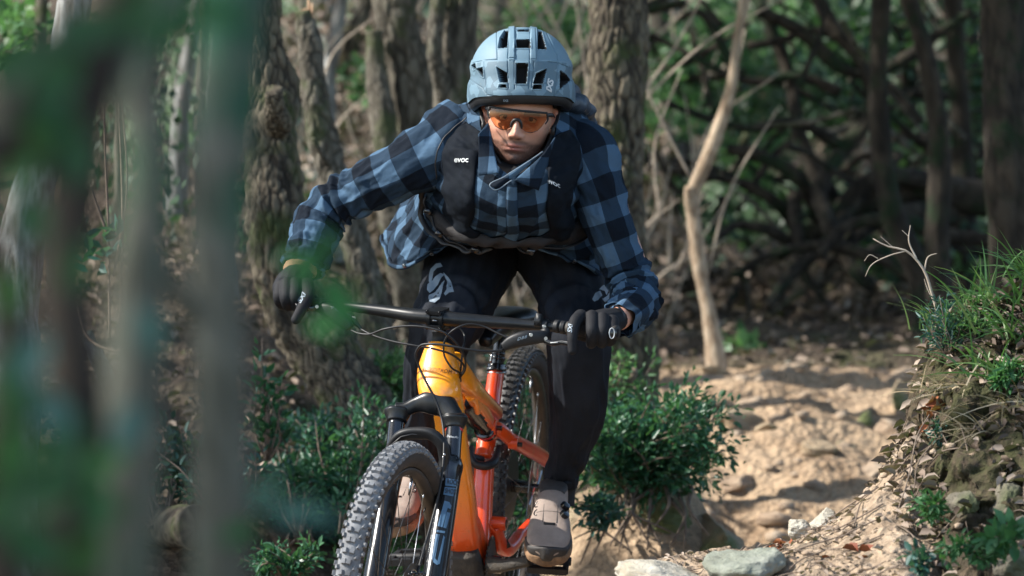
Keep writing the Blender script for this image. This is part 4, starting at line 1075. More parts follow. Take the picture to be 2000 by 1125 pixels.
def wheel(nm, hub, L, treadmat, spokes, seed, lab=None):
    U = Vector((0, 0, 1)) - L * L.z; U.normalize(); Fw = U.cross(L)
    H = np.array(hub); u = np.array(U); f = np.array(Fw); l = np.array(L)
    def pt(a, r, w): return H + (np.cos(a)[..., None] * f + np.sin(a)[..., None] * u) * np.asarray(r)[..., None] + l * np.asarray(w)[..., None]
    n = 200; a = np.arange(n) / n * 2 * np.pi
    def ring(prof, mats, nm2, mt, par):
        prof = np.array(prof); k = len(prof)
        A, _ = np.meshgrid(a, np.arange(k), indexing='ij')
        V = pt(A, np.broadcast_to(prof[:, 1], A.shape), np.broadcast_to(prof[:, 0], A.shape)).reshape(-1, 3)
        i, j = np.meshgrid(np.arange(n), np.arange(k), indexing='ij')
        Q = np.stack([i * k + j, ((i + 1) % n) * k + j, ((i + 1) % n) * k + (j + 1) % k, i * k + (j + 1) % k], -1).reshape(-1, 4)
        b = MB(); b.add(V, Q, mi=np.tile(np.array(mats), n)); return b
    rp = [(-.0165, .311), (-.0165, .303), (-.011, .294), (0, .289), (.011, .294), (.0165, .303), (.0165, .311), (.013, .312), (0, .306), (-.013, .312)]
    whl = ring(rp, [0] * 10, 'wheel', None, None).build(nm, M['rim'], bike)
    if lab: whl['label'] = lab
    be = np.linspace(-2.55, 2.55, 26)
    tp = [(.0285 * math.sin(q), .3365 + .0275 * math.cos(q)) for q in be]
    tb = ring(tp, [1 if abs(q) < 1.0 else 0 for q in be], 'tyre', None, whl)
    rg = np.random.default_rng(seed)
    def knob(al, beta, ln, wd, h, skew=0):
        c = pt(np.array(al), np.array(.3365 + .0275 * math.cos(beta)), np.array(.0285 * math.sin(beta)))
        rad = math.cos(al) * f + math.sin(al) * u; tg = -math.sin(al) * f + math.cos(al) * u
        nn = rad * math.cos(beta) + l * math.sin(beta); ss = -rad * math.sin(beta) + l * math.cos(beta)
        t2 = tg * math.cos(skew) + ss * math.sin(skew); s2 = ss * math.cos(skew) - tg * math.sin(skew)
        tb.box(c + nn * h * .5, s2 * wd / 2, t2 * ln / 2, nn * h * .6, taper=.84, mi=1)
    NR = 92
    for i in range(NR):
        al = i / NR * 2 * math.pi; st = 2 * math.pi / NR
        o = .15 if i % 2 else .25
        knob(al, -o - .02, .0125, .0115, .0064, .1); knob(al, o + .02, .0125, .0115, .0064, -.1)
        knob(al + st * .5, -.68, .010, .0075, .0060, .25); knob(al + st * .5, .68, .010, .0075, .0060, -.25)
        knob(al + st * (.1 if i % 2 else .0), -1.12, .0125, .0075, .0058); knob(al + st * (.1 if i % 2 else .0), 1.12, .0125, .0075, .0058)
    ty = tb.build('tyre', [M['sidewall'], M[treadmat]], whl, smooth='auto')
    hb = MB()
    cyl(hb, H - l * .052, H + l * .052, .011, 16)
    for s in (-1, 1): cyl(hb, H + l * s * .026, H + l * s * .032, .029, 20)
    cyl(hb, H - l * .03, H + l * .03, .017, 18)
    hb.build('hub', M['black_gloss'], whl, smooth='auto')
    for i in range(spokes):
        a0 = i / spokes * 2 * math.pi; s = 1 if i % 2 else -1; cr = .75 if (i // 2) % 2 else -.75
        p0 = pt(np.array(a0 + cr), np.array(.027), np.array(s * .029)); p1 = pt(np.array(a0), np.array(.293), np.array(s * .003))
        b = MB(); V, F = _ringcyl([p0, p0 + (p1 - p0) * .5, p0 + (p1 - p0) * .955, p0 + (p1 - p0) * .957, p1], [.0010, .0009, .0010, .0019, .0019], 6); b.add(V, F)
        b.build('spoke', M['steel' if i % 5 == 0 else 'spoke'], whl)
    # rotor
    b = MB(); k = 96; aa = np.arange(k) / k * 2 * np.pi
    side = .042
    wv = .0975 + .002 * np.sin(aa * 12)
    V = np.concatenate([pt(aa, wv, aa * 0 + side), pt(aa, aa * 0 + .083, aa * 0 + side), pt(aa, wv, aa * 0 + side + .002), pt(aa, aa * 0 + .083, aa * 0 + side + .002)])
    i = np.arange(k); j = (i + 1) % k
    b.add(V, [np.concatenate([np.stack([i, j, j + k, i + k], -1), np.stack([i + 2 * k, i + 3 * k, j + 3 * k, j + 2 * k], -1), np.stack([i, i + 2 * k, j + 2 * k, j], -1), np.stack([i + k, j + k, j + 3 * k, i + 3 * k], -1)])])
    for q in range(6):
        a1 = q / 6 * 2 * math.pi; V, F = _ringcyl([pt(np.array(a1), np.array(.02), np.array(side + .001)), pt(np.array(a1 + .5), np.array(.085), np.array(side + .001))], [.003, .003], 6); b.add(V, F)
    b.build('brake_rotor', M['steel'], whl, smooth='auto')
    # valve
    b = MB(); V, F = _ringcyl([pt(np.array(1.32), np.array(.29), np.array(0.)), pt(np.array(1.32), np.array(.272), np.array(0.)), pt(np.array(1.32), np.array(.252), np.array(0.))], [.0035, .0035, .0028], 8); b.add(V, F)
    b.build('valve', M['steel'], whl)
    return whl, pt
fw, fpt = wheel('front_wheel', FH, LF, 'tread', 32, 1)
rw, rpt = wheel('rear_wheel', RH, LR, 'tread_rear', 32, 2)
# cassette
b = MB(); l = np.array(LR); H = np.array(RH)
for i in range(9): cyl(b, H - l * (.020 + i * .0038 + .002), H - l * (.020 + i * .0038), .092 - i * .0085, 40)
b.build('cassette', M['spoke'], bike, smooth='auto')

# frame
def bar(nm, a, r, mat='paint', **k):
    k.setdefault('n', 40); k.setdefault('m', 28)
    return tube_obj(nm, pts(*a), r, M[mat], bike, **k)
headt = bar('head_tube', [(860, 674, 8.478), (858, 690, 8.472), (857, 722, 8.46), (857, 750, 8.445), (862, 775, 8.425), (864, 786, 8.42)], [(.031, .03), (.038, .034), (.050, .042), (.050, .044), (.047, .042), (.041, .038)], sup=2.3, n=60, m=48)
bar('down_tube', [(868, 735, 8.50), (876, 800, 8.56), (887, 880, 8.64), (901, 970, 8.74), (908, 1040, 8.82), (912, 1085, 8.86)], [(.034, .03), (.036, .032), (.0345, .036), (.034, .038), (.037, .04), (.043, .042)], sup=3.2, n=60, m=40)
bar('down_tube_flank', [(905, 985, 8.80), (925, 1040, 8.84), (936, 1085, 8.87)], [(.020, .02), (.020, .03), (.018, .03)], sup=2.6)
bar('top_tube', [(880, 712, 8.50), (903, 738, 8.56), (930, 768, 8.72), (968, 806, 8.99)], [(.03, .034), (.025, .028), (.022, .021), (.019, .018)], sup=2.8, n=50)
bar('top_tube_strut', [(918, 768, 8.66), (940, 800, 8.80), (958, 845, 8.98)], [(.012, .018), (.016, .02), (.022, .024)], sup=2.6)
bar('seat_tube', [(969, 727, 9.06), (962, 780, 9.04), (954, 840, 8.99), (946, 895, 8.96)], [.0205, .0215, .023, .023], n=40)
bar('seat_tube_lower', [(946, 905, 8.95), (942, 980, 8.93), (938, 1060, 8.90), (934, 1110, 8.88)], [(.0245, .024), (.0255, .025), (.027, .026), (.03, .03)], sup=2.6)
bar('seat_clamp', [(969.5, 727, 9.06), (970.5, 714, 9.065)], [.0245, .0245], 'black_gloss', n=6)
for s in (718, 726): bar('clamp_ring', [(970.2, s, 9.064), (970.2, s + 3, 9.064)], [.026, .026], 'steel', n=4)
bar('shock_yoke', [(921, 768, 8.66), (928, 785, 8.70), (933, 806, 8.74)], [(.012, .010), (.010, .009), (.007, .007)], n=30)
bar('shock_yoke', [(903, 775, 8.68), (900, 790, 8.70), (905, 800, 8.72)], [(.010, .010), (.009, .009), (.007, .007)], n=30)
sh = MB(); a = P(905, 785, 8.72); c = P(952, 843, 8.93); d = c - a
cyl(sh, a, a + d * .45, .030, 28); cyl(sh, a + d * .45, a + d * .62, .026, 28); cyl(sh, a + d * .62, a + d * .86, .021, 28); cyl(sh, a + d * .86, c, .027, 28)
sh.build('shock', M['black_gloss'], bike, smooth='auto')
b = MB(); cyl(b, a + d * .90, a + d * .93, .0285, 28); b.build('shock_ring', M['red'], bike, smooth='auto')
# rocker and seat stays
rk = bar('rocker_link', [(957, 833, 8.93), (972, 838, 8.93), (990, 852, 8.95), (1004, 866, 8.98)], [(.016, .018), (.015, .018), (.013, .017), (.014, .016)], sup=2.8)
b = MB(); l = np.array(LR)
for (x, y, dd, r, wd) in [(960, 834, 8.91, .019, .012), (1003, 866, 8.96, .015, .012)]:
    q = np.array(P(x, y, dd)); cyl(b, q - l * wd, q + l * wd, r, 24)
b.build('pivot', M['paint'], bike, smooth='auto')
b = MB()
for (x, y, dd, r) in [(973, 836, 8.91, .006), (1012, 868, 8.95, .006)]:
    q = np.array(P(x, y, dd)); cyl(b, q - l * .01, q + l * .01, r, 16)
b.build('pivot_bolt', M['black_gloss'], bike, smooth='auto')
bar('seat_stay', [(1000, 860, 8.97), (1030, 876, 9.08), (1062, 895, 9.22), (1082, 915, 9.32), (1086, 945, 9.40)], [(.015, .017), (.0165, .019), (.0165, .018), (.012, .016), (.01, .015)], sup=2.6, n=50)
bar('seat_stay', [(940, 868, 8.97), (936, 900, 9.1), (945, 940, 9.30), (950, 958, 9.40)], [(.012, .015), (.012, .015), (.011, .014), (.01, .012)], sup=2.6, n=50)
bar('link_yoke', [(940, 900, 8.93), (916, 890, 8.9)], [.012, .010], 'black_matt')
bar('mud_flap', [(921, 872, 8.90), (921, 893, 8.89), (930, 907, 8.885), (947, 910, 8.885), (962, 905, 8.90), (969, 888, 8.93), (972, 872, 8.95)], [(.006, .012), (.008, .011), (.010, .011), (.011, .010), (.012, .011), (.008, .010), (.005, .01)], 'black_matt', n=60)
# lower link and chain stays
b = MB(); q = np.array(P(972, 1022, 8.92)); cyl(b, q - l * .022, q + l * .022, .0175, 28); b.build('pivot', M['paint'], bike, smooth='auto')
b = MB(); cyl(b, q + l * .0215, q + l * .0245, .0115, 24); b.build('pivot_bolt', M['black_gloss'], bike, smooth='auto')
bar('chain_stay_yoke', [(968, 1030, 8.92), (973, 1055, 8.93), (985, 1073, 8.96), (1000, 1066, 9.02), (1012, 1048, 9.08)], [(.016, .017), (.017, .019), (.018, .017), (.017, .015), (.015, .014)], sup=2.8, n=50)
bar('chain_stay', [(1005, 1058, 9.05), (1025, 1036, 9.14), (1050, 1012, 9.25), (1072, 990, 9.36), (1084, 960, 9.42)], [(.013, .015), (.013, .016), (.0125, .016), (.011, .015), (.01, .012)], sup=2.8, n=50)
bar('brace', [(945, 1020, 8.90), (958, 1032, 8.91), (968, 1042, 8.915)], [(.012, .008), (.012, .007), (.01, .006)])
b = MB(); b.box(P(990, 1063, 8.935), (.006, 0, .003), (0, .002, 0), (-.004, 0, .009)); b.build('yoke_window', M['print_black'], bike)
# motor area and cranks
bar('skid_plate', [(905, 1078, 8.80), (910, 1110, 8.82), (915, 1160, 8.86), (920, 1200, 8.9)], [(.036, .03), (.043, .038), (.045, .042), (.03, .03)], 'muddy', sup=3, n=40)
BBc = np.array(P(938, 1100, 8.88))
b = MB(); cyl(b, BBc - l * .06, BBc + l * .055, .022, 24); b.build('bottom_bracket', M['black_gloss'], bike, smooth='auto')
b = MB(); cc = BBc + l * .026; k = 34
cyl(b, cc - l * .002, cc + l * .002, .062, 68)
for i in range(k):
    an = i / k * 2 * math.pi; U = np.array([0, 0, 1.]) - l * l[2]; U = unit(U); Fw = np.cross(U, l)
    rd = math.cos(an) * Fw + math.sin(an) * U; tg = -math.sin(an) * Fw + math.cos(an) * U
    b.box(cc + rd * .066, tg * .0030, l * .0015, rd * .005, taper=.6)
b.build('chainring', M['muddy'], bike, smooth='auto')
bar('crank_arm', [(958, 1103, 8.80), (985, 1104, 8.77), (1010, 1100, 8.74), (1036, 1094, 8.72)], [(.018, .021), (.016, .016), (.015, .014), (.014, .015)], 'muddy', sup=2.6, n=40)
bar('crank_arm', [(905, 1110, 8.92), (880, 1108, 8.96), (850, 1096, 8.99), (838, 1090, 9.0)], [(.018, .021), (.016, .016), (.015, .014), (.014, .015)], 'black_gloss', sup=2.6, n=40)
def pedal(c, F, U):
    F = np.array(Vector(F).normalized()); U = np.array(Vector(U)); U = unit(U - F * (U @ F)); S = np.cross(F, U); c = np.array(c)
    b = MB()
    b.box(c + F * .045, S * .047, F * .008, U * .008); b.box(c - F * .045, S * .047, F * .008, U * .008)
    b.box(c + S * .043, S * .007, F * .048, U * .008); b.box(c - S * .043, S * .007, F * .048, U * .008)
    cyl(b, c - S * .055, c + S * .055, .011, 14)
    for i in (-1, 1):
        for j in (-1, -.33, .33, 1): cyl(b, c + S * .046 * j + F * .046 * i + U * .006, c + S * .046 * j + F * .046 * i + U * .013, .002, 6)
    return b.build('pedal', M['black_matt'], bike, smooth='auto')
FR = Vector((-.07, -.88, -.47)).normalized(); UR = Vector((0.03, -.47, .88))
FL = Vector((-.27, -.93, -.20)).normalized(); UL = Vector((-.10, -.16, .95))
pedal(P(1072, 1094, 8.76), FR, UR); pedal(P(803, 1088, 8.9), FL, UL)

# seat post, saddle
tube_obj('seat_post', pts((970, 722, 9.065), (974, 690, 9.07), (979, 655, 9.075), (982, 635, 9.08)), [.0165, .0165, .0155, .0155], M['black_gloss'], bike, n=20)
for y in (703, 694): bar('post_collar', [(972.5, y, 9.066), (973.2, y - 5, 9.067)], [.0185, .0185], 'black_gloss', n=4)
bar('post_bolt', [(958, 708, 9.04), (961, 692, 9.04)], [.003, .003], 'steel', n=6)
tube_obj('saddle', pts((948, 668, 8.80), (952, 658, 8.84), (966, 642, 8.90), (986, 626, 8.98), (1001, 618, 9.06), (1010, 612, 9.12)), [(.016, .012), (.024, .022), (.030, .024), (.048, .024), (.068, .026), (.052, .018)], M['black'], bike, n=60, m=36, sup=2.4)
bar('saddle_rail', [(963, 655, 8.9), (972, 655, 9.0), (985, 640, 9.1)], [.0035] * 3, 'steel'); bar('saddle_rail', [(985, 655, 8.9), (995, 652, 9.0), (1008, 632, 9.1)], [.0035] * 3, 'steel')

# fork
fk = MB()
add_tube(fk, pts((776, 801, 8.425), (790, 800, 8.42), (815, 790, 8.415), (838, 786, 8.41), (864, 790, 8.405), (880, 806, 8.39), (890, 822, 8.38)), [(.020, .018), (.018, .017), (.017, .019), (.024, .028), (.026, .030), (.021, .024), (.022, .022)], n=70, m=28, sup=2.6)
fork = fk.build('fork_crown', M['black'], bike)
for nm, a in (('fork_leg_cap', [(888, 806, 8.382), (887.5, 836, 8.372)]), ('fork_leg_cap', [(777, 792, 8.425), (775, 824, 8.41)])):
    tube_obj(nm, pts(a[0], a[0][:1] + (a[0][1] + 2, a[0][2]), a[1]), [.021, .0245, .0235], M['black'], bike, n=14, m=28)
tube_obj('stanchion', pts((887.5, 830, 8.373), (882, 915, 8.33)), [.0195, .0195], M['black_gloss'], bike, n=12, m=28)
tube_obj('stanchion', pts((775, 820, 8.41), (766, 915, 8.37)), [.0195, .0195], M['black_gloss'], bike, n=12, m=28)
b = MB(); add_tube(b, pts((887.4, 838, 8.371), (887.2, 843, 8.369)), [.0208, .0208], n=4, m=28); b.build('travel_ring', M['red'], bike)
lowR = tube_obj('fork_lower', pts((884, 893, 8.34), (881, 903, 8.335), (877, 930, 8.322), (870, 985, 8.29), (860, 1050, 8.25), (851, 1110, 8.21), (842, 1165, 8.17), (838, 1195, 8.15)), [.0215, .0285, .0280, .0272, .0278, .0280, .027, .022], M['black_gloss'], bike, n=80, m=36)
tube_obj('fork_lower', pts((768, 893, 8.38), (765, 905, 8.375), (758, 960, 8.34), (744, 1050, 8.28), (730, 1130, 8.22), (720, 1185, 8.17)), [.021, .0275, .026, .0255, .026, .024], M['black_gloss'], bike, n=50, m=28)
tube_obj('fork_arch', pts((752, 905, 8.36), (762, 878, 8.345), (785, 850, 8.32), (815, 846, 8.31), (845, 850, 8.30), (862, 866, 8.30), (868, 895, 8.31), (866, 925, 8.31)), [(.012, .010), (.012, .011), (.013, .010), (.015, .010), (.014, .011), (.014, .012), (.013, .012), (.009, .010)], M['black_matt'], bike, n=70, m=20, sup=3, up=(0, -1, 0))
G = np.array([[P(762 + 21.5 * i, 872 - 24 * math.sin(min(1, i / 4.2) * math.pi * .95) ** .6 - j * 3, 8.30 + j * .055) for j in range(4)] for i in range(6)])
sheet_obj('mudguard', G, M['black_matt'], bike, .003)
b = MB()
for q in ((868, 888, 8.27), (866, 893, 8.27)): sphere(b, P(*q), .0035, 8, 6)
b.build('arch_bolt', M['steel'], bike)
b = MB(); q = np.array(P(782, 1130, 8.1)); 
for i in range(5): sphere(b, P(800 + i * 7, 1122 - 3 * (i % 2), 8.08), (.006, .006, .005), 8, 6)
b.build('brake_caliper', M['black_gloss'], bike)

# bar, stem, controls
BARP = [(552, 592, 8.60), (600, 595, 8.575), (650, 596, 8.545), (690, 600, 8.52), (760, 609, 8.475), (820, 618, 8.435), (853, 621, 8.42), (888, 624, 8.41), (960, 629, 8.40), (1030, 634, 8.385), (1100, 640, 8.36), (1150, 645, 8.335), (1204, 650, 8.30)]
hbar = tube_obj('handlebar', pts(*BARP), [.011, .011, .011, .0118, .0145, .0172, .0175, .0172, .0148, .0125, .0112, .011, .011], M['black'], bike, n=120, m=24)
tube_obj('grip', pts((1108, 641, 8.357), (1150, 645, 8.335), (1206, 650, 8.30)), [.016, .0165, .017], M['rubber'], bike, n=20)
tube_obj('grip', pts((548, 592, 8.60), (600, 595, 8.575), (632, 595, 8.555)), [.017, .0165, .016], M['rubber'], bike, n=20)
b = MB(); LB = unit(np.array(P(888, 624, 8.41)) - np.array(P(820, 618, 8.435)))
c0 = np.array(P(853, 621, 8.42)); up = unit(np.array([0, -.25, 1.]) - LB * (np.array([0, -.25, 1.]) @ LB)); fr = np.cross(up, LB)
if fr[1] > 0: fr = -fr
for s in (-1, 1): cyl(b, c0 + LB * (.0155 * s - .005), c0 + LB * (.0155 * s + .005), .0225, 32)
for s in (-1, 1): b.box(c0 + fr * .013 + up * .0175 * s, LB * .0195, up * .005, fr * .012, taper=.85)
b.box(c0 - fr * .02, LB * .018, up * .017, fr * .02)
cyl(b, c0 - fr * .048 - up * .036, c0 - fr * .048 + up * .004, .0205, 28)
stem = b.build('stem', M['black'], bike, smooth='auto')
for i in (-1, 1):
    for j in (-1, 1):
        b = MB(); q = c0 + LB * .0155 * i + up * .0195 * j; cyl(b, q + fr * .018, q + fr * .0275, .0034, 12); b.build('stem_bolt', M['black_gloss'], stem, smooth='auto')
tube_obj('headset_spacer', pts((857, 645, 8.475), (858, 660, 8.478), (859, 668, 8.48), (860, 676, 8.48)), [.0165, .0175, .026, .033], M['black_matt'], bike, n=16)

def lever(c, body, clamp, blade, pod):
    t = tube_obj('brake_lever', pts(*body[0]), body[1], M['black_matt'], bike, n=40, m=20, sup=3, up=(0, -1, 0))
    for q in clamp:
        b = MB(); p = np.array(P(*q[:3])); i = q[3]; cyl(b, p - LB * i, p + LB * i, .0165, 22); b.build('clamp', M['black'], t, smooth='auto')
    tube_obj('lever_blade', pts(*blade), [(.005, .007), (.004, .006), (.004, .006), (.0045, .0065)], M['black_gloss'], t, n=24, m=12)
    for q in pod:
        b = MB(); p = np.array(P(*q)); cyl(b, p + np.array([0, .01, 0]), p - np.array([0, .004, 0]), .0045, 12); b.build('bolt', M['steel'], t, smooth='auto')
    return t
lvR = lever(None, ([(983, 678, 8.33), (1000, 668, 8.325), (1030, 660, 8.32), (1050, 658, 8.325), (1066, 655, 8.335), (1064, 645, 8.345)], [(.010, .008), (.0155, .013), (.0175, .014), (.0155, .013), (.013, .011), (.010, .010)]),
            [(1052, 627, 8.375, .007), (1065, 637, 8.372, .007)], [(1062, 664, 8.325), (1080, 671, 8.31), (1098, 669, 8.30), (1118, 673, 8.285)], [(1037, 654, 8.308), (1066, 661, 8.32), (1063, 638, 8.352)])
b = MB(); b.box(P(1052, 624, 8.37), LB * .007, np.array([0, .012, 0]), np.array([0, 0, .014]), taper=.9); b.build('clamp_block', M['black_matt'], lvR)
tube_obj('blade_mark', pts((1075, 669.5, 8.3045), (1090, 668.5, 8.297)), [.0012, .0012], M['print_white'], lvR, n=4, m=6)
lvL = lever(None, ([(616, 601, 8.51), (632, 603, 8.50), (648, 608, 8.49), (662, 618, 8.48), (674, 630, 8.475), (684, 641, 8.47)], [(.008, .007), (.014, .012), (.018, .014), (.018, .014), (.0155, .012), (.009, .008)]),
            [(660, 595, 8.545, .006)], [(618, 601, 8.505), (606, 602, 8.50), (594, 597, 8.495), (578, 598, 8.49)], [(619, 599, 8.495), (650, 601, 8.478), (691, 621, 8.49)])
tube_obj('cable_boot', pts((680, 616, 8.50), (690, 626, 8.49), (700, 636, 8.48), (707, 644, 8.475)), [.010, .008, .005, .0035], M['black_matt'], bike, n=14)
for s, e in (((1085, 637, 8.365), (1093, 638, 8.36)), ((1096, 639, 8.36), (1104, 640, 8.357))): tube_obj('grip_collar', pts(s, e), [.0155, .0155], M['black_matt'], bike, n=6)
# cables
CB = [([(686, 645, 8.46), (700, 651, 8.44), (720, 653, 8.42), (750, 643, 8.39), (790, 637, 8.37), (835, 640, 8.35), (872, 652, 8.34), (895, 675, 8.35), (908, 700, 8.38), (908, 722, 8.41), (894, 742, 8.45)], .0026),
      ([(705, 643, 8.47), (722, 652, 8.45), (760, 665, 8.42), (810, 675, 8.39), (850, 682, 8.38), (885, 694, 8.38), (905, 712, 8.40), (900, 735, 8.44), (892, 752, 8.48)], .0025),
      ([(986, 682, 8.33), (965, 686, 8.32), (925, 684, 8.31), (880, 676, 8.31), (845, 672, 8.32), (820, 676, 8.34), (812, 690, 8.35), (818, 715, 8.36), (832, 745, 8.35), (850, 780, 8.34), (862, 815, 8.33), (867, 850, 8.30), (866, 900, 8.265), (858, 960, 8.24), (840, 1030, 8.2), (818, 1110, 8.12), (806, 1160, 8.1)], .0029),
      ([(1000, 663, 8.34), (975, 652, 8.35), (945, 638, 8.36), (915, 633, 8.355), (885, 645, 8.35), (868, 668, 8.37), (868, 695, 8.38), (880, 716, 8.38), (897, 728, 8.42), (900, 745, 8.47)], .0023),
      ([(880, 622, 8.5), (905, 650, 8.5), (903, 690, 8.45), (900, 720, 8.45), (896, 745, 8.49)], .0025)]
for c, r in CB: tube_obj('cable', pts(*c), [r] * len(c), M['black_matt'], bike, n=90, m=8)
b = MB(); q = c0 + up * -.002 + fr * .0185; b.box(q, LB * .008, up * .0016, fr * .001); b.build('face_plate_mark', M['steel'], stem)

# lettering on the bike
bv = bvh_of([headt]); decal('lettering', text_flat('BERGSTROM', .2, 0, 1.1), 853.5, 723.5, 8.42, (9.2, 1.4), (1.0, -10.5), M['print_black'], headt, bv, off=.002, sub=2)
bv = bvh_of([lowR])
def A2(p): return [((x / 3.946 + 640), (y / 3.946 + 840)) for x, y in p]
def pxpoly(name, polys, d, mat, par, bv, off=.0012):
    fl = poly_flat([[(x, y) for x, y in p] for p in polys]); return decal(name, fl, 0, 0, d, (1, 0), (0, 1), M[mat], par, bv, off)
pxpoly('emblem', [A2(p) for p in [[(912, 372), (1000, 385), (985, 436), (905, 428)], [(903, 440), (983, 448), (965, 512), (892, 498)]]], 8.3, 'print_blue', lowR, bv)
decal('lettering', text_flat('ROCK', 0, .02), 884, 942.5, 8.3, (7.8, 1), (1.5, -13), M['print_black'], lowR, bv, off=.0022, sub=1)
decal('lettering', text_flat('SHOX', 0, .02), 880, 960.5, 8.3, (7.8, 1), (1.5, -13), M['print_black'], lowR, bv, off=.0022, sub=1)
Zs = [[(900, 545), (936, 556), (884, 752), (848, 740)], [(936, 556), (952, 585), (944, 612), (924, 600)], [(918, 632), (944, 640), (912, 760), (890, 752)], [(842, 770), (905, 780), (900, 797), (838, 787)], [(834, 800), (862, 806), (828, 990), (806, 985)], [(806, 985), (828, 990), (846, 1012), (842, 1042), (812, 1018)], [(842, 1042), (846, 1010), (892, 812), (902, 828), (862, 1032)]]
pxpoly('emblem', [A2(p) for p in Zs], 8.25, 'print_blue', lowR, bv)
decal('lettering', text_flat('SELECT', 0, 0, 1.1), 640 + 806 / 3.946, 840 + 860 / 3.946, 8.25, (1.3, -7.6), (-7.5, -1.2), M['print_grey'], lowR, bv, sub=1)
sts = [o for o in bpy.data.objects if o.name.startswith('stanchion')][0]
decal('lettering', text_flat('DebonAir', .2, 0), 884, 853.5, 8.35, (5.3, .8), (.4, -6.5), M['print_white'], sts, bvh_of([sts]), sub=1)
decal('lettering', text_flat('DB8', 0, .03, 1.2), 1020, 660, 8.31, (9, -2.6), (2.5, -8.5), M['print_grey'], lvR, bvh_of([lvR]), sub=1)
decal('lettering', text_flat('DB8', 0, .03, 1.2), 658, 606, 8.48, (6.5, 5), (-4, 7 * -1.0), M['print_grey'], lvL, bvh_of([lvL]), sub=1)
dt = [o for o in bpy.data.objects if o.name == 'down_tube'][0]
# ---------------------------------------------------------------- rider
def mat_plaid(name):
    m, nt, b = newmat(name)
    uv = N_(nt, 'ShaderNodeTexCoord').outputs['UV']
    nz = N_(nt, 'ShaderNodeTexNoise'); nz.inputs['Scale'].default_value = 9; nt.links.new(uv, nz.inputs['Vector'])
    sp = N_(nt, 'ShaderNodeSeparateXYZ'); nt.links.new(uv, sp.inputs[0])
    def st(o):
        a = math_(nt, 'MULTIPLY_ADD', nz.outputs[0], .012, o)
        f = math_(nt, 'FRACT', math_(nt, 'MULTIPLY', a, 1 / .098))
        return math_(nt, 'GREATER_THAN', f, .5)
    a, c = st(sp.outputs[0]), st(sp.outputs[1])
    s = math_(nt, 'ADD', a, c)
    n2 = noise(nt, 900, 2, .8)
    col = ramp(nt, math_(nt, 'MULTIPLY', s, .5), [(.0, (.072, .130, .205)), (.45, (.022, .042, .070)), (.95, (.0045, .007, .0115))])
    col = mix(nt, math_(nt, 'MULTIPLY_ADD', n2, .7, -.15), col, (.012, .02, .035), 'MIX')
    nt.links.new(col, b.inputs['Base Color']); b.inputs['Roughness'].default_value = .85
    b.inputs['Sheen Weight'].default_value = .0; b.inputs['Sheen Roughness'].default_value = .4
    b.inputs['Specular IOR Level'].default_value = .08
    bump(nt, b, math_(nt, 'ADD', noise(nt, 28, 4, .5, dist=.6), math_(nt, 'MULTIPLY', n2, .12)), .55, .008)
    return m
M['plaid'] = mat_plaid('blue_black_check_flannel')
M['trouser'] = simple('black_trouser_cloth', (.0155, .019, .027), (.006, .0075, .011), .75, nscale=9, bst=.5, bscale=22, bdist=.006, spec=.15)  # lighter noise patches put fold light and dusty sheen into the cloth colour
M['glove'] = simple('black_glove_cloth', (.009, .010, .013), (.006, .006, .008), .75, nscale=60, bst=.4, bscale=70, bdist=.002, spec=.25)
M['harness'] = simple('black_harness_cloth', (.0065, .009, .014), (.004, .006, .009), .8, spec=.08, nscale=40, bst=.35, bscale=50, bdist=.003)
M['harness_mesh'] = simple('dark_mesh_cloth', (.016, .013, .014), (.008, .007, .008), .8, nscale=30, bst=.5, bscale=300)
M['pack'] = simple('navy_pack_cloth', (.035, .055, .085), (.015, .024, .04), .5, nscale=25, bst=.7, bscale=30, bdist=.006)
M['sock'] = simple('black_sock', (.010, .011, .013), None, .85, nscale=60, bst=.3)
M['shoe'] = simple('grey_beige_suede', (.30, .235, .195), (.20, .155, .13), .8, nscale=22, bst=.35, bscale=90)
M['shoe_dark'] = simple('dark_toe_rubber', (.045, .04, .038), (.02, .018, .017), .7, nscale=40, bst=.3)
M['gum'] = simple('muddy_gum_sole', (.28, .16, .08), (.10, .06, .035), .8, nscale=40, bst=.5, bdist=.004)
M['strap'] = simple('black_strap', (.010, .010, .012), None, .5, nscale=60)
M['lining'] = simple('tan_cuff_lining', (.42, .24, .13), (.25, .14, .08), .8, nscale=60)
M['shell_int'] = simple('black_foam', (.006, .006, .007), None, .9)

def skinmat():
    m, nt, b = newmat('skin')
    c = attr(nt, 'col', 0)
    n = noise(nt, 160, 4, .6); n2 = noise(nt, 14, 4)
    c = mix(nt, math_(nt, 'MULTIPLY', n, .28), c, (.25, .09, .06)); c = mix(nt, math_(nt, 'MULTIPLY', n2, .10), c, (.50, .20, .14))
    nt.links.new(c, b.inputs['Base Color']); b.inputs['Roughness'].default_value = .55
    b.inputs['Subsurface Weight'].default_value = .15; b.inputs['Subsurface Radius'].default_value = (.01, .004, .002); b.inputs['Subsurface Scale'].default_value = .5
    bump(nt, b, n, .25, .001)
    return m
M['skin'] = skinmat()

rider = thing('person', P(985, 470, 9.05), 'man in a blue and black checked shirt and black trousers crouched low over the handlebar', 'person')

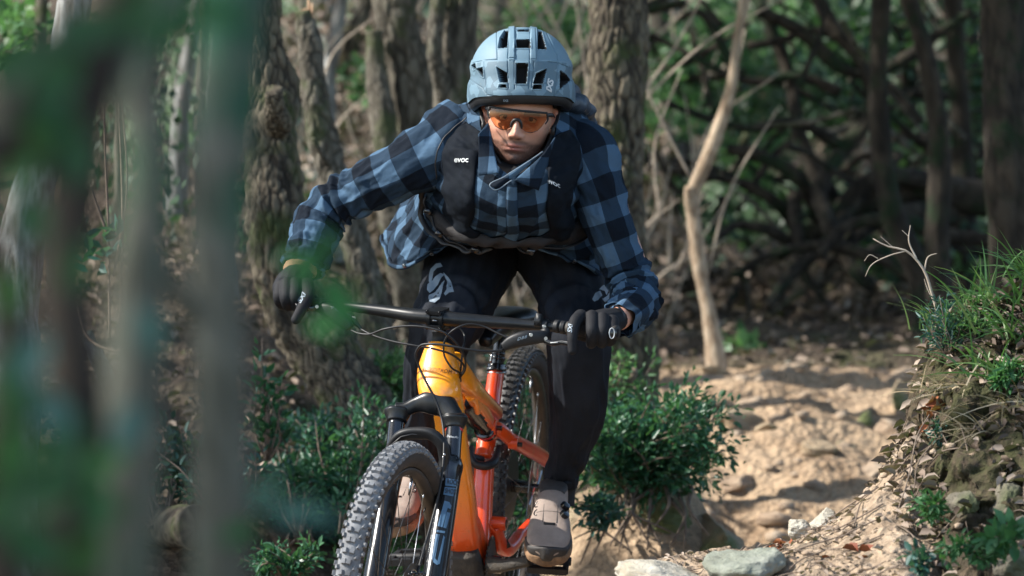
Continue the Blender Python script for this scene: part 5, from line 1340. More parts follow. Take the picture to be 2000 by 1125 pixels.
# head, as local coordinates x right, z up, f forward (towards the camera)
HC = np.array(P(1015, 227, 8.565))
rollA, yawA, pitA = math.radians(6.5), math.radians(3), math.radians(7)
Rh = np.array(Matrix.Rotation(rollA, 3, 'Y') @ Matrix.Rotation(-yawA, 3, 'Z') @ Matrix.Rotation(pitA, 3, 'X'))
def h2w(v):  # v: x, f, z
    v = np.asarray(v, float); q = np.stack([v[..., 0], -v[..., 1], v[..., 2]], -1)
    return q @ Rh.T + HC
def w2h(p):
    q = (np.asarray(p) - HC) @ Rh; return np.stack([q[..., 0], -q[..., 1], q[..., 2]], -1)
def gs(x, z, x0, z0, sx, sz): return np.exp(-((x - x0) / sx) ** 2 - ((z - z0) / sz) ** 2)
nu, nv = 260, 200
thv = np.linspace(0, np.pi, nv + 2)[1:-1]; ph = np.arange(nu) / nu * 2 * np.pi
TT, PH = np.meshgrid(thv, ph, indexing='ij')
sz = np.cos(TT); rho = (1 - np.abs(sz) ** 2.5) ** (1 / 2.5)
z = np.where(sz > 0, sz * .140, sz * .124)
wt = np.interp(z, [-.124, -.1, -.08, -.055, -.03, 0, .03, .14], [.66, .78, .86, .92, .96, .985, 1, 1])
x = np.sin(PH) * rho * .0765 * wt; cf = np.cos(PH)
f = np.where(cf > 0, cf * .090, cf * .100) * rho
wf = sstep(.05, .5, cf)
f = f * np.where((z < -.05) & (cf < 0), .55, 1) - (1 - wf) * .015 * sstep(-.03, -.1, z)
ax = np.abs(x)
d = 0
d += .007 * gs(ax, z, .028, .022, .024, .010)                       # brow
d -= .017 * gs(ax, z, .032, -.001, .0165, .0125)                    # eye sockets
nw = np.interp(z, [-.05, -.04, -.03, 0, .015], [.012, .0125, .0105, .0075, .009])
na = np.interp(z, [-.060, -.051, -.046, -.040, -.034, -.02, -.005, .008, .025], [0, .002, .016, .027, .0285, .021, .0125, .006, 0])
d += na * np.exp(-(ax / nw) ** 2.4)
d += .010 * gs(ax, z, .0145, -.0415, .0055, .0065)                  # nostril wings
d -= .006 * gs(ax, z, .008, -.0495, .004, .003)
d += .004 * gs(ax, z, 0, -.066, .026, .012)                         # mouth mound
d += .0028 * gs(ax, z, .006, -.0645, .016, .0030) + .0042 * gs(ax, z, 0, -.0742, .018, .0042)
d -= .0075 * np.exp(-(ax / .021) ** 2 - ((z + .0693 + 1.0 * ax ** 2) / .0021) ** 2)
d -= .002 * gs(ax, z, .027, -.069, .005, .005)
d -= .0035 * gs(ax, z, 0, -.0845, .022, .005)
d += .010 * gs(ax, z, 0, -.103, .020, .014)
d += .0055 * gs(ax, z, .050, -.030, .016, .014)                     # cheek bones
d -= .005 * gs(ax, z, .046, -.066, .014, .020)                      # hollow cheeks
d -= .003 * gs(ax, z, .020, -.05, .006, .016) * (ax > .012)
f = f + d * wf
V = h2w(np.stack([x, f, z], -1)).reshape(-1, 3)
V = np.concatenate([V, h2w(np.array([[0, .0, .140], [0, .02, -.124]]))])
Q = grid_faces(nv, nu, True); a = np.arange(nu); b_ = (a + 1) % nu
head_extra = (V, [Q, np.concatenate([np.stack([np.full(nu, nv * nu), b_, a], -1), np.stack([np.full(nu, nv * nu + 1), (nv - 1) * nu + a, (nv - 1) * nu + b_], -1)])])
ears = []
for s in (-1, 1):
    c = h2w(np.array([s * .0795, -.004, -.008]))
    ears.append([(c, .008), (h2w(np.array([s * .086, -.010, .012])), .0085), (h2w(np.array([s * .083, -.012, .022])), .006)])
    ears.append([(h2w(np.array([s * .078, -.002, -.028])), .006), (c, .009)])
wl, wr_ = P(588, 527, 8.63), P(1210, 622, 8.42)
chains = [[(h2w(np.array([0, -.045, -.06])), .058), (P(1012, 312, 8.66), .056), (P(1008, 330, 8.74), .07)],
          [(P(1008, 310, 8.70), .09), (P(1002, 350, 8.82), .135), (P(992, 400, 9.0), .12), (P(988, 430, 9.08), .10)],
          [(P(920, 300, 8.72), .075), (P(866, 288, 8.68), .062), (P(755, 345, 8.70), .048), (P(645, 400, 8.74), .040), (P(612, 470, 8.69), .036), (wl, .028)],
          [(P(1090, 300, 8.72), .075), (P(1145, 310, 8.68), .062), (P(1195, 430, 8.68), .048), (P(1243, 570, 8.66), .040), (P(1228, 600, 8.55), .035), (wr_, .028)],
          [(P(940, 470, 9.04), .085), (P(908, 540, 8.88), .072), (P(862, 655, 8.73), .055), (P(841, 760, 8.83), .045), (P(815, 950, 9.03), .034)],
          [(P(1050, 470, 9.05), .075), (P(1112, 550, 8.88), .065), (P(1131, 680, 8.71), .055), (P(1130, 790, 8.77), .048), (P(1098, 945, 8.87), .030)]]
bodyme = blob('body', chains + ears, None, None, voxel=.0028, smooth_it=1, extra=[head_extra], build=False)
co = np.zeros(len(bodyme.vertices) * 3, np.float32); bodyme.vertices.foreach_get('co', co); co = co.reshape(-1, 3).astype(float)
h = w2h(co); hx, hf, hz = np.abs(h[:, 0]), h[:, 1], h[:, 2]
front = sstep(.0, .04, hf)
base = np.tile(np.array([.50, .275, .195]), (len(co), 1))
def blend(c, m): 
    global base
    m = np.clip(m, 0, 1)[:, None]; base = base * (1 - m) + np.array(c) * m
nzv = fbm(co * 330, 3, 2)
beard = sstep(-.052, -.064, hz) * sstep(.10, .07, hx + 0 * hz) * front * (.55 + .16 * nzv) * (1 - gs(hx, hz, 0, -.069, .024, .0085))
beard = np.maximum(beard, gs(hx, hz, .012, -.0575, .022, .0055) * .95 * front)
beard = np.maximum(beard, sstep(.045, .06, hx) * sstep(-.02, -.05, hz) * .25 * (hz > -.13))
blend((.05, .034, .028), np.clip(beard * 1.7, 0, .93))
blend((.33, .10, .085), (gs(hx, hz, 0, -.0645, .019, .0042) + gs(hx, hz, 0, -.0745, .018, .0052)) * front * .9)
blend((.09, .02, .02), gs(hx, hz, 0, -.0693, .019, .0016) * front * 1.2)
brow = np.exp(-((hz - (.0165 + .10 * np.clip(hx - .03, -.03, .03) * np.where(hx < .036, 1, -1.6))) / .0056) ** 2) * sstep(.012, .018, hx) * sstep(.056, .046, hx) * front
blend((.02, .013, .010), brow * (1.5 + .3 * nzv))
blend((.26, .12, .085), gs(hx, hz, .032, .002, .020, .012) * .6 * front)
blend((.58, .22, .16), gs(hx, hz, 0, -.036, .012, .010) * .35 * front + gs(hx, hz, .045, -.03, .018, .015) * .3 * front)
blend((.42, .16, .12), sstep(.074, .082, hx) * (hz > -.06) * (hz < .05) * .6)
blend((.03, .012, .01), gs(hx, hz, .0075, -.0485, .0035, .0022) * front)
blend((.40, .17, .12), gs(hx, hz, .032, 0, .018, .010) * .45 * front)
hair = sstep(.062, .085, hz) 
blend((.035, .022, .016), hair)
cl = bodyme.attributes.new('col', 'FLOAT_COLOR', 'POINT'); cl.data.foreach_set('color', np.concatenate([base, np.ones((len(base), 1))], 1).astype(np.float32).ravel())
link('body', bodyme, M['skin'], rider)
# eyes
M['eye_white'] = simple('eye_white', (.45, .40, .36), None, .25); M['iris'] = simple('dark_iris', (.035, .02, .012), None, .15)
for s in (-1, 1):
    b = MB(); c = h2w(np.array([s * .0318, .0605, -.0005])); sphere(b, c, .0122, 24, 16); ey = b.build('eye', M['eye_white'], rider)
    b = MB(); dirc = unit(np.array([-.35 * s, 0, CAMZ + .1]) - c); sphere(b, c + dirc * .0054, .0076, 20, 12); b.build('iris', M['iris'], ey)
    b = MB(); add_tube(b, [h2w(np.array([s * .0318 + q, .0725 - abs(q) ** 2 * 28, .0052 - q * q * 30])) for q in np.linspace(-.013, .013, 9)], [.0011] * 9, n=24, m=6); b.build('lashes', M['strap'], ey)
    lid = MB(); sphere(lid, h2w(np.array([s * .0318, .0598, .0062])), (.0145, .0128, .0066), 28, 18, rot=Rh); sphere(lid, h2w(np.array([s * .0318, .0588, -.0098])), (.0140, .0126, .0062), 28, 18, rot=Rh)
    lm = lid.mesh('eyelid'); ca = lm.attributes.new('col', 'FLOAT_COLOR', 'POINT'); ca.data.foreach_set('color', np.tile(np.array([.30, .15, .11, 1], np.float32), len(lm.vertices)))
    link('eyelid', lm, M['skin'], rider)

# --- shirt: torso rings
RINGS = np.array([
 [(938, 228, 8.57), (946, 278, 8.51), (968, 318, 8.455), (1000, 342, 8.43), (1036, 326, 8.455), (1072, 286, 8.51), (1090, 234, 8.57), (1072, 196, 8.63), (1042, 182, 8.67), (1015, 178, 8.69), (985, 180, 8.67), (958, 194, 8.63)],
 [(872, 226, 8.66), (886, 286, 8.55), (932, 342, 8.455), (1000, 368, 8.42), (1065, 354, 8.45), (1122, 312, 8.54), (1150, 248, 8.65), (1120, 208, 8.78), (1060, 190, 8.86), (1010, 186, 8.88), (950, 188, 8.86), (900, 198, 8.78)],
 [(834, 292, 8.72), (852, 345, 8.60), (915, 398, 8.48), (1000, 420, 8.455), (1075, 408, 8.48), (1128, 372, 8.58), (1168, 318, 8.72), (1150, 255, 8.9), (1080, 222, 9.0), (1005, 212, 9.05), (925, 222, 9.0), (862, 246, 8.9)],
 [(815, 378, 8.86), (835, 412, 8.73), (900, 446, 8.58), (1000, 458, 8.55), (1085, 455, 8.58), (1140, 440, 8.70), (1178, 405, 8.86), (1150, 310, 9.1), (1080, 275, 9.2), (1000, 265, 9.25), (920, 275, 9.2), (850, 318, 9.1)],
 [(776, 440, 8.95), (800, 480, 8.84), (870, 468, 8.68), (972, 468, 8.63), (1070, 480, 8.65), (1140, 492, 8.73), (1188, 470, 8.88), (1160, 360, 9.2), (1080, 315, 9.3), (990, 305, 9.35), (905, 315, 9.3), (820, 360, 9.2)],
 [(747, 486, 9.0), (788, 527, 8.87), (872, 480, 8.72), (970, 470, 8.66), (1060, 490, 8.68), (1130, 512, 8.74), (1182, 545, 8.88), (1162, 400, 9.28), (1080, 345, 9.42), (990, 330, 9.46), (900, 345, 9.42), (795, 400, 9.25)]], float)
RW = PA(RINGS)
KU, KV = 12, 6
NUr, NVr = 264, 150
def closed_resample(row, n):
    e = np.concatenate([row[-3:], row, row[:4]])
    t = np.arange(len(e)); x = 3 + np.arange(n) / n * len(row)
    j = np.floor(x).astype(int); s = (x - j)[:, None]
    m = (e[2:] - e[:-2]) / 2; m = np.concatenate([m[:1], m, m[-1:]])
    return (2 * s ** 3 - 3 * s ** 2 + 1) * e[j] + (s ** 3 - 2 * s ** 2 + s) * m[j] + (-2 * s ** 3 + 3 * s ** 2) * e[j + 1] + (s ** 3 - s ** 2) * m[j + 1]
T1 = np.stack([closed_resample(r, NUr) for r in RW])              # KV x NUr x 3
TG = np.stack([resample(T1[:, i], NVr, chord=False) for i in range(NUr)], 1)   # NVr x NUr x 3
def tnormals(G):
    du = np.roll(G, -1, 1) - np.roll(G, 1, 1); dv = np.gradient(G, axis=0); n = unit(np.cross(du, dv))
    return n
TN = tnormals(TG)
cen = TG.mean(1, keepdims=True)
if np.mean(np.sum(TN * (TG - cen), -1)) < 0: TN = -TN
uu, vv = np.meshgrid(np.arange(NUr) / NUr * 12, np.linspace(0, 5, NVr))
def ridge(x): return 1 - np.abs(x)
wr0 = ridge(fbm(np.stack([uu * 1.5 + vv * .5, vv * .35, uu * 0], -1), 3, 11)) ** 2
foldamp = .008 + .014 * sstep(2.6, 4.4, vv)
dspl = foldamp * (wr0 - .45) + .004 * fbm(np.stack([uu * 1.2, vv * 2.2, uu * 0], -1), 3, 12)
# radiating folds from the armpits
for (u0, v0) in ((.6, 2.5), (5.6, 2.5)):
    du, dv = uu - u0, vv - v0; rr2 = np.hypot(du, dv * 1.2); an = np.arctan2(dv, du)
    dspl += .006 * np.sin(an * 9 + 1.0 * vnoise(np.stack([uu, vv, uu * 0], -1), 4)) * np.exp(-(rr2 / 1.3) ** 2) * sstep(.1, .5, rr2)
TGd = TG + TN * dspl[..., None]
# uv in metres
su = np.concatenate([np.zeros((NVr, 1)), np.cumsum(np.linalg.norm(np.diff(TG, axis=1), axis=-1), 1)], 1); su = su - su[:, NUr // 4:NUr // 4 + 1]
sv = np.concatenate([np.zeros((1, NUr)), np.cumsum(np.linalg.norm(np.diff(TG, axis=0), axis=-1), 0)], 0)
UVt = np.stack([su * .6 + su.mean(0, keepdims=True) * .4 + .03, sv * .5 + sv.mean(1, keepdims=True) * .5], -1)
Q = grid_faces(NVr, NUr, False)
Qw = np.stack([np.arange(NVr - 1) * NUr + NUr - 1, np.arange(NVr - 1) * NUr, np.arange(1, NVr) * NUr, np.arange(1, NVr) * NUr + NUr - 1], -1)
Q = np.concatenate([Q, Qw])
Q = Q[:, ::-1]
inner = TGd - TN * .003
mb = MB(); uf = UVt.reshape(-1, 2)
mb.add(np.concatenate([TGd.reshape(-1, 3), inner.reshape(-1, 3)]), [Q, Q[:, ::-1] + NVr * NUr, np.array([[(NVr - 1) * NUr + i, (NVr - 1) * NUr + (i + 1) % NUr, (NVr - 1) * NUr + (i + 1) % NUr + NVr * NUr, (NVr - 1) * NUr + i + NVr * NUr] for i in range(NUr)])],
       [uf[Q], uf[Q[:, ::-1]], np.zeros((NUr, 4, 2))])
shirt = mb.build('shirt', M['plaid'], rider)
shirt['label'] = 'blue and black checked flannel shirt with an open hem'

def tp_(u, v, off=0):
    """point on the torso surface: u in 0..12 round, v in 0..5 down"""
    u = np.asarray(u, float) % 12; v = np.clip(np.asarray(v, float), 0, 5)
    a = u / 12 * NUr; b = v / 5 * (NVr - 1)
    i = np.floor(a).astype(int); j = np.clip(np.floor(b).astype(int), 0, NVr - 2); fa = (a - i)[..., None]; fb = (b - j)[..., None]
    def g(A): return (A[j, i % NUr] * (1 - fa) + A[j, (i + 1) % NUr] * fa) * (1 - fb) + (A[j + 1, i % NUr] * (1 - fa) + A[j + 1, (i + 1) % NUr] * fa) * fb
    return g(TGd) + g(TN) * np.asarray(off)[..., None]
def panel(name, cl, wd, mat, par, off=.010, n=60, m=12, uvs=False, wr=.003, seed=0):
    C = resample(np.array([(u, v, 0) for u, v in cl]), n); W = resample(np.array([(w, 0, 0) for w in wd]), n, chord=False)[:, 0]
    T = unit(np.gradient(C, axis=0)); Sd = np.stack([-T[:, 1], T[:, 0]], -1)
    q = np.linspace(-1, 1, m)
    UVc = C[:, None, :2] + Sd[:, None] * (q[None, :, None] * W[:, None, None])
    edge = 1 - np.abs(q) ** 6
    o = off * (.25 + .75 * edge)[None, :] + wr * fbm(np.concatenate([UVc * 2.2, UVc[..., :1] * 0 + seed], -1), 3, 5) * edge
    G = tp_(UVc[..., 0], UVc[..., 1], o)
    return sheet_obj(name, G, mat, par, .004, UVc * .1)

# sleeves with folds
def sleeve(nm, ctrl, rad, seed, elbow, u0=0.0, amp=1.0, up=(0, -1, 0)):
    def disp(S, TH, Lt, pos):
        e = elbow * Lt
        ne = np.exp(-((S - e) / .085) ** 2); nc = np.exp(-((S - Lt) / .075) ** 2); na_ = np.exp(-(S / .09) ** 2)
        w = vnoise(np.stack([S * 14, np.cos(TH) * 1.3, np.sin(TH) * 1.3], -1), seed)
        ph = S * 150 + 1.8 * np.cos(TH - .6) + 3.5 * w
        r = .0042 * np.sin(ph) * (ne * 1.15 + nc * 1.15) + .004 * np.sin(S * 62 + 2.2 * np.sin(TH + seed) + 3 * w) * (.35 + na_)
        r = r + .0045 * (ridge(fbm(np.stack([S * 12 + np.cos(TH) * .8, np.cos(TH) * 2, np.sin(TH) * 2], -1), 3, seed + 3)) ** 2 - .4)
        r = r + .0012 * np.sin(S * 330 + 2 * w) * nc
        return r * amp * 1.4
    V, F, uv = tube(pts(*ctrl), rad, n=260, m=110, disp=disp, caps=False, up=up)
    uv[0] = uv[0] + np.array([u0, .02])
    V2 = V.reshape(260, 110, 3); cn = V2.mean(1, keepdims=True); Vi = (V2 + (cn - V2) * .06).reshape(-1, 3)
    k = len(V); e1 = np.array([[259 * 110 + i, 259 * 110 + (i + 1) % 110, 259 * 110 + (i + 1) % 110 + k, 259 * 110 + i + k] for i in range(110)])
    b = MB(); b.add(np.concatenate([V, Vi]), [F[0], F[0][:, ::-1] + k, e1], [uv[0], uv[0][:, ::-1], np.zeros((110, 4, 2))])
    return b.build(nm, M['plaid'], shirt)
sleeve('sleeve', [(905, 275, 8.68), (868, 292, 8.66), (825, 312, 8.65), (760, 345, 8.66), (700, 375, 8.69), (652, 400, 8.72), (630, 425, 8.72), (614, 465, 8.69), (602, 500, 8.66), (592, 526, 8.64)],
       [(.10, .095), (.097, .09), (.080, .076), (.066, .064), (.060, .058), (.057, .056), (.059, .056), (.060, .056), (.054, .052), (.045, .045)], 3, .63, .02)
sleeve('sleeve', [(1105, 290, 8.68), (1138, 306, 8.655), (1160, 350, 8.64), (1180, 410, 8.64), (1204, 480, 8.65), (1228, 540, 8.66), (1242, 575, 8.63), (1238, 600, 8.55), (1222, 614, 8.48), (1214, 622, 8.45)],
       [(.095, .09), (.085, .085), (.070, .070), (.060, .062), (.056, .057), (.055, .055), (.056, .057), (.052, .056), (.044, .046), (.040, .042)], 8, .66, .035)
# open cuff flap at the right wrist
G = np.array([[P(1188 + 9 * j + 3 * math.sin(i * 1.3), 622 + i * 5 + j * 3, 8.47 - .008 * i + .01 * math.sin(j)) for j in range(9)] for i in range(4)])
cuff = MB()
tb_, Ft, uvt = tube(pts((1240, 598, 8.53), (1228, 612, 8.48), (1217, 622, 8.445), (1210, 628, 8.425)), [(.046, .05), (.044, .050), (.040, .047), (.036, .043)], n=40, m=60, caps=False, up=(0, -1, 0), disp=lambda S, TH, L, p: .004 * np.sin(TH * 5 + S * 40) * sstep(0, L, S) + .012 * sstep(.02, L, S) * np.exp(-((np.angle(np.exp(1j * (TH - 4.4)))) / .5) ** 2))
cuff.add(tb_, Ft, uvt); cuff.build('cuff', M['plaid'], shirt)
b = MB(); Vt, Ft, uvt = tube(pts((588, 520, 8.635), (586, 529, 8.63), (585, 535, 8.628)), [(.0385, .038), (.041, .040), (.039, .039)], n=10, m=40, caps=False, up=(0, -1, 0)); b.add(Vt, Ft); b.build('cuff_lining', M['lining'], shirt)

# hem band and snaps
hem = panel('hem_band', [(i, 4.88) for i in np.linspace(-.2, 6.2, 16)], [.085] * 16, M['plaid'], shirt, off=.004, n=120, m=6, wr=0)
for u in (1.15, 1.72, 3.05, 4.8):
    c = tp_(np.array(u), np.array(4.86), np.array(.008)); nn = unit(c - tp_(np.array(u), np.array(4.86), np.array(-.01)))
    b = MB(); cyl(b, c - nn * .003, c + nn * .003, .0052, 16); sn = b.build('snap_button', M['steel'], shirt, smooth='auto')
    b = MB(); cyl(b, c + nn * .0028, c + nn * .0036, .0026, 12); b.build('snap_centre', M['print_black'], shirt, smooth='auto')
for u, v in ((5.75, 4.75), (6.0, 4.45)):
    c = tp_(np.array(u), np.array(v), np.array(.006)); b = MB(); sphere(b, c, .0045, 10, 8); b.build('snap_button', M['steel'], shirt)
# placket
panel('placket', [(3.05, .05), (3.0, 1), (3.0, 2), (3.0, 3), (3.05, 4), (3.1, 4.9)], [.13] * 6, M['plaid'], shirt, off=.005, n=60, m=6, wr=.001)
# collar
def quad_sheet(name, c4, dlist, mat, par, n=14, bulge=.006, thick=.004, uvsc=1.0, uvo=(0, 0)):
    a, b, c, d = [np.array(P(x, y, z)) for (x, y), z in zip(c4, dlist)]
    s, t = np.meshgrid(np.linspace(0, 1, n), np.linspace(0, 1, n)); s = s[..., None]; t = t[..., None]
    G = (a * (1 - s) + b * s) * (1 - t) + (d * (1 - s) + c * s) * t
    G[..., 1] -= (bulge * np.sin(np.pi * s) * np.sin(np.pi * (.15 + .7 * t)))[..., 0]
    uv = np.stack([G[..., 0], G[..., 2]], -1) * uvsc + np.array(uvo)
    return sheet_obj(name, G, mat, par, thick, uv)
quad_sheet('collar', [(935, 262), (953, 240), (974, 338), (935, 343)], [8.45, 8.50, 8.405, 8.425], M['plaid'], shirt, uvo=(.05, 0))
quad_sheet('collar', [(1084, 268), (1060, 305), (1005, 352), (1052, 372)], [8.44, 8.42, 8.395, 8.40], M['plaid'], shirt)
quad_sheet('collar', [(1058, 300), (1022, 322), (958, 362), (972, 372)], [8.415, 8.395, 8.365, 8.365], M['plaid'], shirt, bulge=.01)
tube_obj('collar_piping', pts((1060, 296, 8.41), (1024, 321, 8.385), (985, 345, 8.36), (957, 364, 8.355), (962, 369, 8.355), (1000, 352, 8.365)), [.0013] * 6, M['print_grey'], shirt, n=50, m=6)
quad_sheet('undershirt', [(962, 318), (1062, 300), (1030, 356), (980, 356)], [8.54, 8.54, 8.46, 8.46], M['strap'], rider, bulge=-.005)

# --- trousers
trm = MB()
def legdisp(seed, knee):
    def f(S, TH, Lt, pos):
        k = np.exp(-((S - knee * Lt) / .07) ** 2); e = np.exp(-((S - Lt) / .10) ** 2)
        w = vnoise(np.stack([S * 9, np.cos(TH), np.sin(TH)], -1), seed)
        return .007 * np.sin(S * 70 + 2 * np.sin(TH) + 3 * w) * (k + .8 * e) + .010 * (ridge(fbm(np.stack([S * 5 + np.cos(TH), np.cos(TH) * 1.5, np.sin(TH) * 1.5], -1), 3, seed)) ** 2 - .4)
    return f
V, F, uv = tube(pts((950, 430, 9.08), (930, 480, 9.0), (908, 540, 8.88), (885, 600, 8.78), (862, 655, 8.71), (845, 710, 8.76), (838, 780, 8.84), (826, 850, 8.93), (815, 925, 9.0)),
                [(.13, .13), (.118, .12), (.102, .10), (.088, .088), (.076, .078), (.066, .068), (.060, .064), (.051, .055), (.041, .043)], n=240, m=90, disp=legdisp(3, .45), up=(0, -1, 0)); trm.add(V, F, uv)
V, F, uv = tube(pts((1045, 430, 9.08), (1085, 485, 9.0), (1112, 545, 8.88), (1124, 610, 8.77), (1130, 670, 8.68), (1132, 725, 8.70), (1131, 790, 8.75), (1120, 850, 8.80), (1106, 900, 8.84), (1097, 938, 8.87)),
                [(.13, .13), (.112, .115), (.092, .095), (.082, .084), (.078, .08), (.074, .076), (.068, .069), (.054, .058), (.042, .046), (.036, .038)], n=260, m=90, disp=legdisp(8, .46), up=(0, -1, 0)); trm.add(V, F, uv)
sphere(trm, P(992, 440, 9.06), (.19, .15, .10), 40, 24)
trous = trm.build('trousers', M['trouser'], rider)
tube_obj('trouser_cuff', pts((1098, 925, 8.86), (1096, 940, 8.87)), [(.043, .045), (.043, .045)], M['trouser'], rider, n=8, m=40)
for c in ([(1097, 930, 8.87), (1093, 960, 8.88), (1090, 985, 8.88)], [(815, 915, 9.0), (812, 945, 9.01), (812, 985, 9.02)]):
    tube_obj('sock', pts(*c), [(.040, .042), (.038, .042), (.040, .045)], M['sock'], rider, n=30, m=36)

# --- shoes
def shoe(toe, F, U, sd):
    F = np.array(Vector(F).normalized()); U = np.array(Vector(U)); U = unit(U - F * (U @ F)); S = np.cross(F, U); toe = np.array(toe); L = .272 if sd < 0 else .285; heel = toe - F * L
    def pt(t, s, h): return heel + F * t + S * s + U * h
    tt = [(.0, .022, .030), (.02, .034, .075), (.06, .038, .088), (.10, .040, .092), (.14, .045, .078), (.18, .051, .062), (.22, .053, .050), (.255, .048, .040), (.28, .034, .028), (.290, .015, .012)]
    tt = [(t * L / .292, w, h * (.86 if sd < 0 else .95)) for t, w, h in tt]; kk = L / .292
    V, Fc, uv = tube([pt(t, 0, .022 + h / 2) for t, w, h in tt], [(w, h / 2) for t, w, h in tt], n=110, m=54, sup=2.5, up=U)
    b = MB(); b.add(V, Fc, uv); up_ = b.build('shoe', M['shoe'], rider)
    # sole
    V, Fc, uv = tube([pt(t, 0, .012) for t, w, h in tt], [(w * 1.07 + .002, .015) for t, w, h in tt], n=70, m=40, sup=3.5, up=U)
    b = MB(); b.add(V, Fc, uv)
    b.build('sole', M['gum'], up_)
    # rand round the toe
    V, Fc, uv = tube([pt(t, 0, .030 + h * .08) for t, w, h in tt[6:]] + [pt(.2985 * kk, 0, .03)], [(w * 1.06 + .0015, .012 + .009 * i / 3) for i, (t, w, h) in enumerate(tt[6:])] + [(.006, .008)], n=50, m=40, sup=3, up=U)
    b = MB(); b.add(V, Fc, uv); b.build('toe_rand', M['shoe_dark'], up_)
    # tongue, collar, dials, laces
    V, Fc, uv = tube([pt(.015, 0, .082), pt(.05, 0, .088), pt(.085, 0, .094)], [(.030, .010), (.036, .014), (.030, .010)], n=30, m=30, up=U); b = MB(); b.add(V, Fc, uv); b.build('collar', M['shoe_dark'], up_)
    def top(t, s):
        w = np.interp(t, [q[0] for q in tt], [q[1] for q in tt]); h = np.interp(t, [q[0] for q in tt], [q[2] for q in tt])
        return pt(t, s, .022 + h / 2 + h / 2 * max(0, 1 - abs(s / w) ** 2.5) ** .4 + .001)
    # tongue panel seams
    for s in (-.017, .017):
        b = MB(); add_tube(b, [top(t, s) for t in (.115, .14, .165, .185)], [.0009] * 4, n=20, m=6); b.build('seam', M['shoe_dark'], up_)
    for t in (.125, .152):
        b = MB(); add_tube(b, [top(t, s) for s in (-.033, -.02, 0, .02, .034)], [.0009] * 5, n=30, m=6); b.build('lace', M['strap'], up_)
        b = MB(); add_tube(b, [top(t - .009, -.033 * sd), top(t - .007, -.037 * sd) , top(t, -.040 * sd), top(t + .007, -.037 * sd), top(t + .009, -.033 * sd)], [.0016] * 5, n=20, m=6); b.build('lace_loop', M['black_gloss'], up_)
        b = MB(); c = top(t + .004, .033 * sd); nn = unit(c - pt(t + .004, 0, .03)); cyl(b, c - nn * .003, c + nn * .009, .0105, 24)
        for k in range(12):
            an = k / 12 * 6.283; q = np.cross(nn, F); b.box(c + nn * .003 + (q * math.cos(an) + np.cross(nn, q) * math.sin(an)) * .0105, q * .0013, np.cross(nn, q) * .0013, nn * .005)
        b.build('dial', M['black_gloss'], up_, smooth='auto')
    b = MB(); b.box(top(.19, 0) , S * .014, F * .003, U * .002); b.build('toe_strap', M['strap'], up_)
    return up_
shR = shoe(P(1067, 1106, 8.655), FR, UR, -1); shR['label'] = 'grey beige shoe with two black dials'
shL = shoe(P(757, 1050, 8.74), FL, UL, 1); shL['label'] = 'grey beige shoe with brown sole on the far pedal'

# --- gloves
LB_ = LB
def glove(chains, label):
    me = blob('glove', chains, None, None, voxel=.0016, smooth_it=3, m=16, build=False); return link('glove', me, M['glove'], rider)
k = .0108
gR = glove([
    [(P(1214, 620, 8.435), (.026, .024)), (P(1196, 626, 8.40), (.034, .030)), (P(1175, 632, 8.36), (.036, .034)), (P(1158, 634, 8.345), (.032, .030))],
    [(P(1190, 640, 8.37), .028), (P(1150, 640, 8.345), .026), (P(1132, 638, 8.34), .022)],
    [(P(1196, 628, 8.335), .0165), (P(1196, 652, 8.305), .0145), (P(1193, 665, 8.320), .0130), (P(1190, 665, 8.345), .012)],
    [(P(1177, 622, 8.325), .0165), (P(1177, 652, 8.292), .0145), (P(1176, 669, 8.310), .0130), (P(1174, 667, 8.34), .012)],
    [(P(1156, 619, 8.325), .0168), (P(1156, 651, 8.288), .0145), (P(1155, 670, 8.308), .0130), (P(1154, 668, 8.34), .012)],
    [(P(1134, 618, 8.33), .0168), (P(1123, 630, 8.30), .0150), (P(1118, 655, 8.280), .0128), (P(1118, 684, 8.276), .0108)],
    [(P(1175, 640, 8.37), .018), (P(1148, 655, 8.385), .0155), (P(1128, 652, 8.375), .0135), (P(1114, 646, 8.36), .012)]], '')
gL = glove([
    [(P(588, 530, 8.63), (.030, .028)), (P(578, 545, 8.60), (.042, .036)), (P(570, 564, 8.57), (.045, .038)), (P(570, 575, 8.56), (.038, .034))],
    [(P(556, 564, 8.56), .030), (P(590, 566, 8.555), .028)],
    [(P(550, 560, 8.545), .0195), (P(546, 582, 8.525), .0160), (P(549, 592, 8.545), .0135), (P(555, 592, 8.575), .012)],
    [(P(562, 556, 8.535), .0200), (P(560, 584, 8.510), .0160), (P(562, 596, 8.53), .0135), (P(566, 596, 8.565), .012)],
    [(P(579, 556, 8.53), .0200), (P(577, 584, 8.505), .0155), (P(579, 598, 8.525), .0135), (P(584, 596, 8.56), .012)],
    [(P(599, 557, 8.53), .0185), (P(602, 577, 8.505), .0160), (P(590, 602, 8.478), .0138), (P(578, 624, 8.472), .0118)],
    [(P(590, 570, 8.59), .020), (P(612, 588, 8.60), .0155), (P(626, 600, 8.59), .0130), (P(634, 606, 8.575), .011)]], '')
for g, x in ((gR, 'right'), (gL, 'left')): pass
bvR, bvL = bvh_of([gR]), bvh_of([gL])
decal('lettering', text_flat('iXS', .25, .02, .95), 1113.5, 640, 8.28, (-1.5, 12), (11.5, 1.0), M['print_grey'], gR, bvR, sub=1)
decal('lettering', text_flat('iXS', .25, .03, .95), 589.5, 580, 8.49, (-8.5, 13.5), (11.5, 5.5) , M['print_grey'], gL, bvL, sub=1)
b = MB(); c = np.array(P(1195, 651, 8.283)); add_tube(b, [c + np.array([.006 * math.cos(t), -.002, .012 * math.sin(t)]) for t in np.linspace(0, 6.28, 20)], [.0013] * 20, n=60, m=6); b.build('grip_end_ring', M['print_white'], bike)
